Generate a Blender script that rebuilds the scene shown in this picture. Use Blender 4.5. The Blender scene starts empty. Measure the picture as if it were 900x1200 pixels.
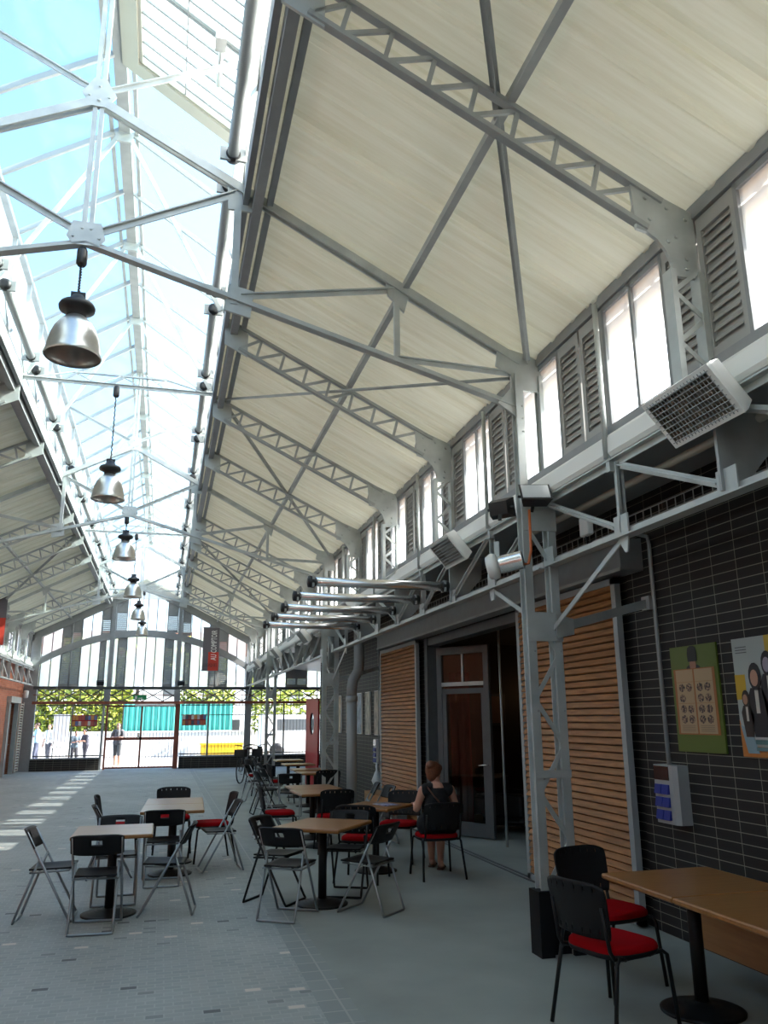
import bpy, bmesh, math, random
from mathutils import Vector, Matrix
random.seed(7)
C = bpy.context.scene.collection
V = Vector
PI = math.pi

# ------------------------------------------------------------------ materials
def mat(name, col, rough=.5, metal=0.0, spec=.5, noise=0.0, nscale=8.0, bump=0.0, bscale=60.0, emit=None, estr=0.0):
    m = bpy.data.materials.new(name); m.use_nodes = True
    nt = m.node_tree; b = nt.nodes['Principled BSDF']
    b.inputs['Base Color'].default_value = (*col, 1)
    b.inputs['Roughness'].default_value = rough
    b.inputs['Metallic'].default_value = metal
    b.inputs['Specular IOR Level'].default_value = spec
    geo = nt.nodes.new('ShaderNodeNewGeometry')
    if noise:
        n = nt.nodes.new('ShaderNodeTexNoise'); n.inputs['Scale'].default_value = nscale; n.inputs['Detail'].default_value = 5
        nt.links.new(geo.outputs['Position'], n.inputs['Vector'])
        r = nt.nodes.new('ShaderNodeMapRange'); r.inputs['From Min'].default_value = .3; r.inputs['From Max'].default_value = .7
        r.inputs['To Min'].default_value = 1 - noise; r.inputs['To Max'].default_value = 1 + noise
        nt.links.new(n.outputs['Fac'], r.inputs['Value'])
        mx = nt.nodes.new('ShaderNodeVectorMath'); mx.operation = 'SCALE'; mx.inputs[0].default_value = col
        nt.links.new(r.outputs['Result'], mx.inputs['Scale'])
        nt.links.new(mx.outputs['Vector'], b.inputs['Base Color'])
    if bump:
        n2 = nt.nodes.new('ShaderNodeTexNoise'); n2.inputs['Scale'].default_value = bscale
        nt.links.new(geo.outputs['Position'], n2.inputs['Vector'])
        bp = nt.nodes.new('ShaderNodeBump'); bp.inputs['Strength'].default_value = bump; bp.inputs['Distance'].default_value = .01
        nt.links.new(n2.outputs['Fac'], bp.inputs['Height']); nt.links.new(bp.outputs['Normal'], b.inputs['Normal'])
    if emit:
        b.inputs['Emission Color'].default_value = (*emit, 1); b.inputs['Emission Strength'].default_value = estr
    return m

def brick_mat(name, axes, c1, c2, mortar, bw, rh, ms, offset, rough, bump=.3, spec=.5, odd=None, stain=None):
    m = bpy.data.materials.new(name); m.use_nodes = True
    nt = m.node_tree; b = nt.nodes['Principled BSDF']; L = nt.links.new
    geo = nt.nodes.new('ShaderNodeNewGeometry'); sp = nt.nodes.new('ShaderNodeSeparateXYZ'); cb = nt.nodes.new('ShaderNodeCombineXYZ')
    L(geo.outputs['Position'], sp.inputs[0]); L(sp.outputs[axes[0]], cb.inputs[0]); L(sp.outputs[axes[1]], cb.inputs[1])
    bt = nt.nodes.new('ShaderNodeTexBrick'); bt.offset = offset; bt.inputs['Scale'].default_value = 1
    bt.inputs['Color1'].default_value = (*c1, 1); bt.inputs['Color2'].default_value = (*c2, 1); bt.inputs['Mortar'].default_value = (*mortar, 1)
    bt.inputs['Brick Width'].default_value = bw; bt.inputs['Row Height'].default_value = rh
    bt.inputs['Mortar Size'].default_value = ms; bt.inputs['Mortar Smooth'].default_value = .2
    L(cb.outputs[0], bt.inputs['Vector'])
    col = bt.outputs['Color']
    if odd:   # a few bricks of another colour: same lattice, colour by cell noise
        for thr, oc in odd:
            w = nt.nodes.new('ShaderNodeTexBrick'); w.offset = offset; w.inputs['Scale'].default_value = 1
            w.inputs['Color1'].default_value = (0, 0, 0, 1); w.inputs['Color2'].default_value = (1, 1, 1, 1); w.inputs['Mortar'].default_value = (0.5, 0.5, 0.5, 1)
            w.inputs['Brick Width'].default_value = bw; w.inputs['Row Height'].default_value = rh; w.inputs['Mortar Size'].default_value = ms
            L(cb.outputs[0], w.inputs['Vector'])
            cr = nt.nodes.new('ShaderNodeValToRGB'); cr.color_ramp.interpolation = 'CONSTANT'
            lo, hi = thr
            cr.color_ramp.elements[0].position = 0; cr.color_ramp.elements[0].color = (0, 0, 0, 1)
            cr.color_ramp.elements[1].position = lo; cr.color_ramp.elements[1].color = (1, 1, 1, 1)
            e = cr.color_ramp.elements.new(hi); e.color = (0, 0, 0, 1)
            L(w.outputs['Color'], cr.inputs['Fac'])
            mx = nt.nodes.new('ShaderNodeMix'); mx.data_type = 'RGBA'
            L(cr.outputs['Color'], mx.inputs[0]); L(col, mx.inputs[6]); mx.inputs[7].default_value = (*oc, 1)
            col = mx.outputs[2]
    if stain:
        n = nt.nodes.new('ShaderNodeTexNoise'); n.inputs['Scale'].default_value = stain[1]; n.inputs['Detail'].default_value = 6
        L(geo.outputs['Position'], n.inputs['Vector'])
        r = nt.nodes.new('ShaderNodeMapRange'); r.inputs['From Min'].default_value = .3; r.inputs['From Max'].default_value = .7
        r.inputs['To Min'].default_value = 1 - stain[0]; r.inputs['To Max'].default_value = 1 + stain[0]
        L(n.outputs['Fac'], r.inputs['Value'])
        s = nt.nodes.new('ShaderNodeVectorMath'); s.operation = 'SCALE'; L(col, s.inputs[0]); L(r.outputs['Result'], s.inputs['Scale'])
        col = s.outputs['Vector']
    L(col, b.inputs['Base Color']); b.inputs['Roughness'].default_value = rough; b.inputs['Specular IOR Level'].default_value = spec
    bp = nt.nodes.new('ShaderNodeBump'); bp.invert = True; bp.inputs['Strength'].default_value = bump; bp.inputs['Distance'].default_value = .01
    L(bt.outputs['Fac'], bp.inputs['Height']); L(bp.outputs['Normal'], b.inputs['Normal'])
    return m

def wood_mat(name, c1, c2, rough=.4, axis='X', scale=3.0):
    m = bpy.data.materials.new(name); m.use_nodes = True
    nt = m.node_tree; b = nt.nodes['Principled BSDF']; L = nt.links.new
    tc = nt.nodes.new('ShaderNodeTexCoord'); mp = nt.nodes.new('ShaderNodeMapping')
    mp.inputs['Scale'].default_value = {'X': (1.2, 14, 14), 'Y': (14, 1.2, 14)}[axis]
    n = nt.nodes.new('ShaderNodeTexNoise'); n.inputs['Scale'].default_value = scale; n.inputs['Detail'].default_value = 6; n.inputs['Distortion'].default_value = .4
    L(tc.outputs['Object'], mp.inputs[0]); L(mp.outputs[0], n.inputs['Vector'])
    cr = nt.nodes.new('ShaderNodeValToRGB'); cr.color_ramp.elements[0].position = .3; cr.color_ramp.elements[1].position = .7
    cr.color_ramp.elements[0].color = (*c1, 1); cr.color_ramp.elements[1].color = (*c2, 1)
    L(n.outputs['Fac'], cr.inputs['Fac']); L(cr.outputs['Color'], b.inputs['Base Color']); b.inputs['Roughness'].default_value = rough
    return m

def pane_mat(name, tcol, tfac, dcol, gloss=.04, rough=.05):
    """glazing: TFAC of the light goes straight through, the rest is scattered"""
    m = bpy.data.materials.new(name); m.use_nodes = True
    nt = m.node_tree; nt.nodes.clear(); L = nt.links.new
    out = nt.nodes.new('ShaderNodeOutputMaterial')
    tr = nt.nodes.new('ShaderNodeBsdfTransparent'); tr.inputs[0].default_value = (*tcol, 1)
    tl = nt.nodes.new('ShaderNodeBsdfTranslucent'); tl.inputs[0].default_value = (*dcol, 1)
    gl = nt.nodes.new('ShaderNodeBsdfGlossy'); gl.inputs['Roughness'].default_value = rough
    m1 = nt.nodes.new('ShaderNodeMixShader'); m1.inputs[0].default_value = tfac; L(tl.outputs[0], m1.inputs[1]); L(tr.outputs[0], m1.inputs[2])
    m2 = nt.nodes.new('ShaderNodeMixShader'); m2.inputs[0].default_value = gloss; L(m1.outputs[0], m2.inputs[1]); L(gl.outputs[0], m2.inputs[2])
    L(m2.outputs[0], out.inputs[0])
    return m

M = {}
M['galv'] = mat('galvanised steel', (.47, .495, .48), .45, .25, noise=.12, nscale=5)
M['galvd'] = mat('weathered galvanised steel', (.37, .385, .375), .5, .25, noise=.12, nscale=5)
M['grey'] = mat('grey painted steel', (.27, .28, .285), .5, .1, noise=.06)
M['lgrey'] = mat('pale grey painted metal', (.36, .38, .38), .45, .1)
M['dgrey'] = mat('dark grey painted steel', (.10, .11, .115), .5, .1, noise=.08)
M['louvre'] = mat('grey louvre sheet', (.36, .36, .345), .5, .1)
M['ceil'] = mat('off white roof panels', (.80, .785, .675), .75)
def streaks(m, c1, c2):      # weather stains that run down the slope
    nt = m.node_tree; L = nt.links.new; g = nt.nodes.new('ShaderNodeNewGeometry'); mp = nt.nodes.new('ShaderNodeMapping'); mp.inputs['Scale'].default_value = (.35, 5.5, .35)
    n = nt.nodes.new('ShaderNodeTexNoise'); n.inputs['Scale'].default_value = 1.6; n.inputs['Detail'].default_value = 7; n.inputs['Roughness'].default_value = .65
    cr = nt.nodes.new('ShaderNodeValToRGB'); cr.color_ramp.elements[0].position = .32; cr.color_ramp.elements[0].color = (*c1, 1); cr.color_ramp.elements[1].position = .62; cr.color_ramp.elements[1].color = (*c2, 1)
    L(g.outputs['Position'], mp.inputs[0]); L(mp.outputs[0], n.inputs['Vector']); L(n.outputs['Fac'], cr.inputs['Fac']); L(cr.outputs['Color'], nt.nodes['Principled BSDF'].inputs['Base Color'])
streaks(M['ceil'], (.68, .64, .475), (.83, .81, .685))
def translucent(m, fac, col):
    nt = m.node_tree; out = nt.nodes['Material Output']; b = nt.nodes['Principled BSDF']
    tl = nt.nodes.new('ShaderNodeBsdfTranslucent'); tl.inputs[0].default_value = (*col, 1)
    mx = nt.nodes.new('ShaderNodeMixShader'); mx.inputs[0].default_value = fac
    nt.links.new(b.outputs[0], mx.inputs[1]); nt.links.new(tl.outputs[0], mx.inputs[2]); nt.links.new(mx.outputs[0], out.inputs[0])
translucent(M['ceil'], .028, (.82, .80, .60))  # slight sun glow through the panels, added to brighten the ceiling
M['white'] = mat('white enamel', (.80, .80, .77), .4)
M['beige'] = mat('beige painted aluminium', (.44, .42, .35), .5)
M['black'] = mat('matte black plastic', (.012, .012, .013), .45)
M['bmetal'] = mat('black powder coated steel', (.009, .009, .009), .45, 0, spec=.3)
M['chairb'] = mat('black polypropylene', (.010, .010, .011), .5, spec=.25)
M['tubegrey'] = mat('grey lacquered tube', (.30, .33, .34), .3, .75)
M['red'] = mat('red seat fabric', (.34, .004, .008), .9, spec=.05, bump=.25, bscale=300)
M['alu'] = mat('brushed aluminium', (.62, .62, .60), .32, .9, noise=.05, nscale=20)
M['chrome'] = mat('polished aluminium', (.88, .88, .87), .24, .9)
M['concrete'] = mat('smooth concrete', (.30, .335, .315), .62, noise=.16, nscale=1.1, bump=.05)
M['edge'] = brick_mat('border setts', 'YX', (.285, .32, .312), (.25, .285, .28), (.38, .40, .385), .21, .20, .008, 0.0, .6)
M['cobble'] = brick_mat('grey paving setts', 'XY', (.285, .32, .312), (.345, .375, .362), (.375, .405, .39), .115, .068, .006, .5, .6,
                        odd=(((.012, .021), (.11, .12, .12)), ((.022, .028), (.62, .57, .50)), ((.03, .05), (.22, .245, .24))), stain=(.12, .8))
M['tile'] = brick_mat('dark brown wall tile', 'YZ', (.019, .0165, .0155), (.024, .021, .0195), (.25, .245, .20), .285, .0765, .0032, 0.0, .6, .2, spec=.3)
M['tilex'] = brick_mat('dark brown wall tile end', 'XZ', (.019, .0165, .0155), (.024, .021, .0195), (.25, .245, .20), .285, .0765, .0032, 0.0, .6, .2, spec=.3)
M['brick'] = brick_mat('orange brick', 'YZ', (.44, .13, .06), (.52, .17, .085), (.40, .22, .15), .22, .065, .006, .5, .8, stain=(.1, 3))
M['slat'] = wood_mat('larch slats', (.24, .10, .028), (.46, .21, .068), .6, 'Y', 2.6)
M['top'] = wood_mat('oiled beech top', (.27, .115, .030), (.36, .165, .050), .3, 'X', 2.5)
M['bench'] = wood_mat('plywood bench', (.36, .17, .065), (.45, .23, .09), .45, 'Y', 2.0)
M['sky'] = pane_mat('clear skylight sheet', (.84, 1.0, .985), .95, (.8, .95, .95), .02, .1)
M['poly'] = pane_mat('milky polycarbonate', (.97, .98, 1.0), .58, (.93, .93, .90), .04, .25)
M['side'] = pane_mat('milky lantern side sheet', (.97, .98, 1.0), .28, (.95, .95, .93), .03, .3)
M['glass'] = pane_mat('door glass', (.62, .66, .66), .97, (.3, .3, .3), .04, .02)
M['mortarline'] = mat('pale seam', (.45, .40, .30), .8)
M['blue'] = mat('blue socket lid', (.010, .022, .22), .5, spec=.3)
M['plinth'] = mat('black paint', (.008, .008, .009), .6, spec=.2)
M['redpaint'] = mat('red painted metal', (.42, .012, .016), .4)
M['rust'] = mat('red brown painted steel', (.27, .075, .045), .5)
M['skin'] = mat('skin', (.52, .27, .19), .5, noise=.05)
M['hair'] = mat('auburn hair', (.16, .055, .022), .55, noise=.3, nscale=60)
M['dress'] = mat('black cotton', (.010, .010, .012), .9)
M['brownl'] = mat('brown leather', (.09, .035, .02), .5)
M['orange'] = mat('orange cable sheath', (.55, .13, .03), .5)
M['bulb'] = mat('lit bulb', (1, .8, .5), .5, emit=(1, .58, .28), estr=7)
M['curtain'] = mat('red curtain', (.30, .006, .014), .9)
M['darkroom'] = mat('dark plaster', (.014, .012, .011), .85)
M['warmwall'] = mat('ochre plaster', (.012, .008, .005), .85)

# ------------------------------------------------------------------ mesh builder
class MB:
    def __init__(s): s.v = []; s.f = []; s.sm = []; s.mi = []; s.cur = 0
    def add(s, vs, fs, smooth=False):
        o = len(s.v); s.v.extend(V(p) for p in vs)
        for f in fs: s.f.append([i + o for i in f]); s.sm.append(smooth); s.mi.append(s.cur)
        return s
    def bx(s, x0, x1, y0, y1, z0, z1):
        vs = [(x, y, z) for z in (z0, z1) for y in (y0, y1) for x in (x0, x1)]
        return s.add(vs, [(0, 2, 3, 1), (4, 5, 7, 6), (0, 1, 5, 4), (2, 6, 7, 3), (0, 4, 6, 2), (1, 3, 7, 5)])
    def box(s, c, d, R=None):
        c = V(c); vs = []
        for z in (-.5, .5):
            for y in (-.5, .5):
                for x in (-.5, .5):
                    p = V((x * d[0], y * d[1], z * d[2])); vs.append(c + (R @ p if R else p))
        return s.add(vs, [(0, 2, 3, 1), (4, 5, 7, 6), (0, 1, 5, 4), (2, 6, 7, 3), (0, 4, 6, 2), (1, 3, 7, 5)])
    def rbox(s, c, d, r=.01, R=None, seg=2):
        """box with rounded vertical edges and chamfered rims"""
        c = V(c); x, y, z = d[0] / 2, d[1] / 2, d[2] / 2; r = min(r, x * .98, y * .98); k = min(r, z * .9)
        rings = []
        for inset, zz in ((k * .7, -z), (0, -z + k * .7), (0, z - k * .7), (k * .7, z)):
            ring = []
            for qx, qy, a0 in ((1, 1, 0), (-1, 1, 90), (-1, -1, 180), (1, -1, 270)):
                for i in range(seg + 1):
                    a = math.radians(a0 + 90 * i / seg); rr = r
                    px = qx * (x - r) + (rr - inset) * math.cos(a); py = qy * (y - r) + (rr - inset) * math.sin(a)
                    p = V((px, py, zz)); ring.append(c + (R @ p if R else p))
            rings.append(ring)
        return s.loft(rings, True, caps=True)
    def loft(s, rings, closed=True, caps=True, smooth=False):
        n = len(rings[0]); vs = [p for r in rings for p in r]; fs = []
        for i in range(len(rings) - 1):
            for j in range(n if closed else n - 1):
                a = i * n + j; b = i * n + (j + 1) % n
                fs.append((a, b, b + n, a + n))
        s.add(vs, fs, smooth)
        if caps:
            o = len(s.v) - len(vs)
            s.f.append([o + i for i in range(n)][::-1]); s.sm.append(False); s.mi.append(s.cur)
            s.f.append([o + (len(rings) - 1) * n + i for i in range(n)]); s.sm.append(False); s.mi.append(s.cur)
        return s
    def bar(s, p, q, w, h, up=(0, 0, 1), off=0.0):
        p = V(p); q = V(q); d = (q - p).normalized(); u = V(up); sd = d.cross(u)
        if sd.length < 1e-4: u = V((0, 1, 0)); sd = d.cross(u)
        sd.normalize(); u = sd.cross(d).normalized(); p = p + u * off; q = q + u * off
        a = [sd * (x * w / 2) + u * (y * h / 2) for x, y in ((-1, -1), (1, -1), (1, 1), (-1, 1))]
        return s.loft([[p + k for k in a], [q + k for k in a]])
    def angle(s, p, q, w, h, t=.008, up=(0, 0, 1), flip=1):
        """L section: a flange W wide on top of (or below) a web H deep"""
        p = V(p); q = V(q); d = (q - p).normalized(); u = V(up); sd = d.cross(u)
        if sd.length < 1e-4: u = V((0, 1, 0)); sd = d.cross(u)
        sd.normalize(); u = sd.cross(d).normalized() * flip
        pr = [(-w / 2, h / 2), (w / 2, h / 2), (w / 2, h / 2 - t), (t / 2, h / 2 - t), (t / 2, -h / 2), (-t / 2, -h / 2), (-t / 2, h / 2 - t), (-w / 2, h / 2 - t)]
        a = [sd * x + u * y for x, y in pr]
        return s.loft([[p + k for k in a], [q + k for k in a]])
    def tube(s, pts, r, n=8, closed=False, caps=True, r2=None):
        pts = [V(p) for p in pts]; m = len(pts); rings = []; prev = None
        for i, p in enumerate(pts):
            if closed: t = (pts[(i + 1) % m] - pts[i - 1])
            else: t = (pts[min(i + 1, m - 1)] - pts[max(i - 1, 0)])
            t.normalize()
            if prev is None:
                a = V((0, 0, 1)) if abs(t.z) < .9 else V((1, 0, 0)); u = t.cross(a).normalized()
            else:
                u = prev - t * prev.dot(t)
                if u.length < 1e-5: u = t.cross(V((0, 0, 1)))
                u.normalize()
            prev = u; w = t.cross(u)
            if 0 < i < m - 1 or closed:
                d1 = (p - pts[i - 1]).normalized(); k = 1 / max(.55, abs(d1.dot(t)))
            else: k = 1
            rr = r if r2 is None else r + (r2 - r) * i / (m - 1)
            rings.append([p + (u * math.cos(2 * PI * j / n) + w * math.sin(2 * PI * j / n)) * rr for j in range(n)])
        if closed: rings.append(rings[0]); caps = False
        return s.loft(rings, True, caps, True)
    def lathe(s, prof, n=24, c=(0, 0, 0), R=None, smooth=True, caps=True):
        c = V(c); rings = []
        for r, z in prof:
            ring = []
            for j in range(n):
                p = V((r * math.cos(2 * PI * j / n), r * math.sin(2 * PI * j / n), z)); ring.append(c + (R @ p if R else p))
            rings.append(ring)
        return s.loft(rings, True, caps, smooth)
    def prism(s, pts, vec):
        pts = [V(p) for p in pts]; vec = V(vec)
        return s.loft([pts, [p + vec for p in pts]])
    def grid(s, G, th=0.0, holes=(), smooth=True):
        """sheet from a 2-D list of points, with thickness TH; holes: set of cells left open"""
        R_, K = len(G), len(G[0]); nrm = []
        for i in range(R_):
            for j in range(K):
                a = G[min(i + 1, R_ - 1)][j] - G[max(i - 1, 0)][j]; b = G[i][min(j + 1, K - 1)] - G[i][max(j - 1, 0)]
                nrm.append(a.cross(b).normalized())
        top = [G[i][j] + nrm[i * K + j] * th / 2 for i in range(R_) for j in range(K)]
        bot = [G[i][j] - nrm[i * K + j] * th / 2 for i in range(R_) for j in range(K)]
        N = R_ * K; fs = []; full = {(i, j) for i in range(R_ - 1) for j in range(K - 1)} - set(holes); side = []
        for (i, j) in full:
            a, b, c, d = i * K + j, i * K + j + 1, (i + 1) * K + j + 1, (i + 1) * K + j
            fs.append((a, d, c, b))
            if th: fs.append((a + N, b + N, c + N, d + N))
        if th:
            for (i, j) in full:
                a, b, c, d = i * K + j, i * K + j + 1, (i + 1) * K + j + 1, (i + 1) * K + j
                for nb, (p, q) in (((i - 1, j), (a, b)), ((i, j + 1), (b, c)), ((i + 1, j), (c, d)), ((i, j - 1), (d, a))):
                    if nb not in full: side.append((p, q, q + N, p + N))
        o = len(s.v); s.v.extend(top + (bot if th else []))
        for f in fs: s.f.append([i + o for i in f]); s.sm.append(smooth); s.mi.append(s.cur)
        for f in side: s.f.append([i + o for i in f]); s.sm.append(False); s.mi.append(s.cur)
        return s
    def ell(s, c, r, R=None, n=12, m=8):
        c = V(c); rings = []
        for i in range(m + 1):
            t = PI * (i / m) ; t = min(max(t, .02), PI - .02)
            ring = []
            for j in range(n):
                p = V((r[0] * math.sin(t) * math.cos(2 * PI * j / n), r[1] * math.sin(t) * math.sin(2 * PI * j / n), -r[2] * math.cos(t)))
                ring.append(c + (R @ p if R else p))
            rings.append(ring)
        return s.loft(rings, True, True, True)
    def caps_(s, p, q, r1, r2, n=10):
        p = V(p); q = V(q); d = q - p; L = d.length
        R = d.to_track_quat('Z', 'Y').to_matrix(); prof = []
        for i in range(5): a = -PI / 2 + PI / 2 * i / 4; prof.append((max(r1 * math.cos(a), .0005), r1 * math.sin(a)))
        for i in range(1, 5): a = PI / 2 * i / 4; prof.append((max(r2 * math.cos(a), .0005), L + r2 * math.sin(a)))
        prof.insert(5, (r2, L))
        return s.lathe(prof, n, p, R)
    def build(s, name, m, parent=None, at=None, world=False):
        """one mesh object; WORLD: the points are world coordinates although the parent stands elsewhere"""
        me = bpy.data.meshes.new(name)
        off = V((0, 0, 0))
        if world and parent is not None: off = root_loc(parent)
        elif at is not None: off = V(at)
        me.from_pydata([p - off for p in s.v], [], s.f); me.update()
        me.polygons.foreach_set('use_smooth', s.sm)
        ms = m if isinstance(m, (list, tuple)) else [m]
        for k in ms: me.materials.append(M[k] if isinstance(k, str) else k)
        if len(ms) > 1: me.polygons.foreach_set('material_index', s.mi)
        bm = bmesh.new(); bm.from_mesh(me); bmesh.ops.recalc_face_normals(bm, faces=bm.faces); bm.to_mesh(me); bm.free()
        o = bpy.data.objects.new(name, me); C.objects.link(o)
        if parent is not None: o.parent = parent
        elif at is not None: o.location = off
        return o

def root_loc(o):
    p = V((0, 0, 0))
    while o is not None: p = p + o.location; o = o.parent
    return p

def tag(o, label=None, cat=None, group=None, kind=None):
    if label: o['label'] = label
    if cat: o['category'] = cat
    if group: o['group'] = group
    if kind: o['kind'] = kind
    return o
def thing(name, label, cat, loc=(0, 0, 0), rz=0.0, group=None, kind=None):
    o = bpy.data.objects.new(name, None); C.objects.link(o); o.empty_display_size = .1
    o.location = loc; o.rotation_euler = (0, 0, rz)
    return tag(o, label, cat, group, kind)
def struct(o, label=None): return tag(o, label, None, None, 'structure')
KIDS = {}
def copy_tree(o, parent=None):
    c = o.copy(); C.objects.link(c)
    if parent is not None: c.parent = parent
    for ch in [k for k in bpy.data.objects if k.parent == o]: copy_tree(ch, c)
    return c
def dup(o, loc, rz=0.0, label=None, group=None):
    c = copy_tree(o); c.location = loc; c.rotation_euler = (0, 0, rz)
    if label: c['label'] = label
    if group: c['group'] = group
    return c
ORD = ['nearest', 'second', 'third', 'fourth', 'fifth', 'sixth', 'seventh', 'eighth', 'ninth', 'tenth', 'eleventh', 'twelfth', 'thirteenth', 'fourteenth', 'fifteenth', 'sixteenth', 'seventeenth', 'eighteenth', 'nineteenth', 'twentieth']
def nth(i): return ORD[i] if i == 0 else ORD[i] + ' nearest'

def text_obj(name, txt, size, m, parent, loc, rot, extrude=.002, align='CENTER'):
    cu = bpy.data.curves.new(name, 'FONT'); cu.body = txt; cu.size = size; cu.extrude = extrude; cu.align_x = align; cu.align_y = 'CENTER'; cu.resolution_u = 2
    t = bpy.data.objects.new(name, cu); C.objects.link(t)
    dg = bpy.context.evaluated_depsgraph_get()
    me = bpy.data.meshes.new_from_object(t.evaluated_get(dg)); bpy.data.objects.remove(t)
    me.materials.clear(); me.materials.append(M[m] if isinstance(m, str) else m)
    o = bpy.data.objects.new(name, me); C.objects.link(o); o.parent = parent; o.location = loc; o.rotation_euler = rot
    return o
SUN_E, SKY_E, EXPO = 7.0, 0.225, 1.62
# ------------------------------------------------------------------ hall dimensions (metres; y runs down the hall)
CX, HW, EZ, SL = -.82, 3.98, 4.92, .506
XR, XL = CX + HW, CX - HW                 # the two clerestory planes
BAY = 2.32; YA = 6.2; YN, YF = -9.0, 32.4
SKY_END = YA + 11 * BAY                    # where the glazed lantern stops
def zr(x): return EZ + SL * (HW - abs(x))  # underside of the roof at a distance x from the middle
ROWS = [(k, YA + k * BAY) for k in range(-6, 12)]
TW = 4.16                                 # tiled shop wall

# ------------------------------------------------------------------ floor and roof
struct(MB().add([(-5.2, YN, 0), (1.06, YN, 0), (1.06, 33.3, 0), (-5.2, 33.3, 0)], [(0, 1, 2, 3)]).build('floor', 'cobble'), 'grey sett paving along the left of the hall')
struct(MB().add([(1.06, YN, 0), (1.28, YN, 0), (1.28, 33.3, 0), (1.06, 33.3, 0)], [(0, 1, 2, 3)]).build('floor_border', 'edge'), 'row of setts edging the concrete')
struct(MB().add([(1.28, YN, 0), (9, YN, 0), (9, 33.3, 0), (1.28, 33.3, 0)], [(0, 1, 2, 3)]).build('floor_slab', 'concrete'), 'smooth grey concrete along the right of the hall')
struct(MB().bx(4.02, 4.05, 8.6, 15.4, .0, .006).bx(4.09, 4.12, 8.6, 15.4, .0, .006).build('trim_floor_track', 'dgrey'), 'sliding shutter track let into the concrete')

def roof_half(sgn, name):
    x0, x1 = 1.30, 4.15
    ys = []; y = YN; i = 0
    while y < YF + .5:
        if i % 3 == 0: ys += [(y, 0), (y + .03, .030), (y + .085, .030), (y + .10, 0), (y + .135, 0), (y + .15, .018), (y + .18, .018), (y + .19, 0)]
        else: ys += [(y, 0), (y + .03, .017), (y + .075, .017), (y + .10, 0)]
        y += .36; i += 1
    G = [[V((CX + sgn * x, yy, zr(x) - d)) for yy, d in ys] for x in (x0, x1)]
    mb = MB().grid(G, 0, smooth=False)
    for x in (x0, x1): mb.add([(CX + sgn * x, yy, zr(x) + dz) for dz in (-.0, .06) for yy in (YN, YF + .6)], [(0, 1, 3, 2)])
    return struct(mb.build(name, 'ceil'), 'off white ribbed roof panels')
roof_half(1, 'ceiling_right'); roof_half(-1, 'ceiling_left')
mb = MB()
for s in (1, -1): mb.prism([(CX, SKY_END, zr(0)), (CX + s * 1.3, SKY_END, zr(1.3)), (CX + s * 1.3, SKY_END, zr(1.3) + .09), (CX, SKY_END, zr(0) + .09)], (0, YF + .6 - SKY_END, 0))
struct(mb.build('ceiling_ridge', 'ceil'), 'closed roof ridge beyond the skylight')

# ------------------------------------------------------------------ the glazed lantern over the middle
RZ, GZ, GX, BX = 8.52, 7.62, 1.28, 1.24
struct(MB().bx(CX - .065, CX + .065, YN, SKY_END, RZ - .10, RZ + .03).bx(CX - .16, CX - .12, YN, SKY_END, RZ - .12, RZ - .07).bx(CX + .12, CX + .16, YN, SKY_END, RZ - .12, RZ - .07).build('trim_1', 'galvd'), 'ridge beam of the skylight')
for i, s in enumerate((1, -1)):
    x = CX + s * BX
    mb = MB().bx(min(x, x + s * .05), max(x, x + s * .05), YN, SKY_END + .1, 6.08, 6.30).bx(min(x + s * .08, x + s * .16), max(x + s * .08, x + s * .16), YN, SKY_END + .1, 6.0, 6.16)
    struct(mb.build('trim_%d' % (2 + i), 'grey'), 'edge beam where roof and skylight meet')
    mb = MB().bx(CX + s * GX - .04, CX + s * GX + .04, YN, SKY_END, GZ - .06, GZ + .02).bx(CX + s * GX - .03, CX + s * GX + .03, YN, SKY_END, 6.72, 6.78)
    struct(mb.build('trim_%d' % (4 + i), 'galv'), 'eaves rail of the skylight glazing')
# glazing bays: sloping sheet, glazing bars, upright polycarbonate side
def lantern_bay(s, y0, y1, vent=False):
    global WN
    WN += 1
    w = thing('window_%d' % WN, 'sloping skylight bay', None, (CX, y0, 0), 0, None, 'structure')
    L = y1 - y0; ridge = V((0, 0, RZ)); eave = V((s * (GX + .02), 0, GZ + .03))
    nz = (eave - ridge).normalized()
    if not vent:
        b = MB().add([ridge, eave, eave + V((0, L, 0)), ridge + V((0, L, 0))], [(0, 1, 2, 3)]); b.build('pane', 'sky', w)
    f = MB()
    for yy in (0, L / 2): f.bar(ridge + V((0, yy, -.03)), eave + V((0, yy, -.03)), .035, .06)
    f.build('glazing_bar', 'lgrey', w)
    p = MB()
    for a, b in ((0, L / 2), (L / 2, L)):
        p.bx(s * (GX + .035) - .004, s * (GX + .035) + .004, a + .02, b - .02, 6.31, GZ - .06)
    p.build('side_pane', 'side', w)
    q = MB()
    for yy in (.0, L / 2): q.bx(s * GX - .025, s * GX + .025, yy - .025, yy + .025, 6.25, GZ)
    q.build('side_post', 'galv', w)
    z = MB()
    for a, b in ((0, L / 2), (L / 2, L)):
        z.bar((s * (GX - .045), a, 6.28), (s * (GX - .045), (a + b) / 2, 6.72), .04, .012, (1, 0, 0)).bar((s * (GX - .045), (a + b) / 2, 6.72), (s * (GX - .045), b, 6.28), .04, .012, (1, 0, 0))
    z.build('side_brace', 'galv', w)
    return w
WN = 0
for k, y in ROWS:
    if y + .1 < SKY_END:
        for s in (1, -1): lantern_bay(s, y, y + BAY, vent=(s == 1 and k == 0 - 0 and False))
struct(MB().prism([(CX - GX, SKY_END, 6.2), (CX + GX, SKY_END, 6.2), (CX + GX, SKY_END, GZ), (CX, SKY_END, RZ), (CX - GX, SKY_END, GZ)], (0, .02, 0)).build('window_end', 'poly'), 'upright end of the skylight')

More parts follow.
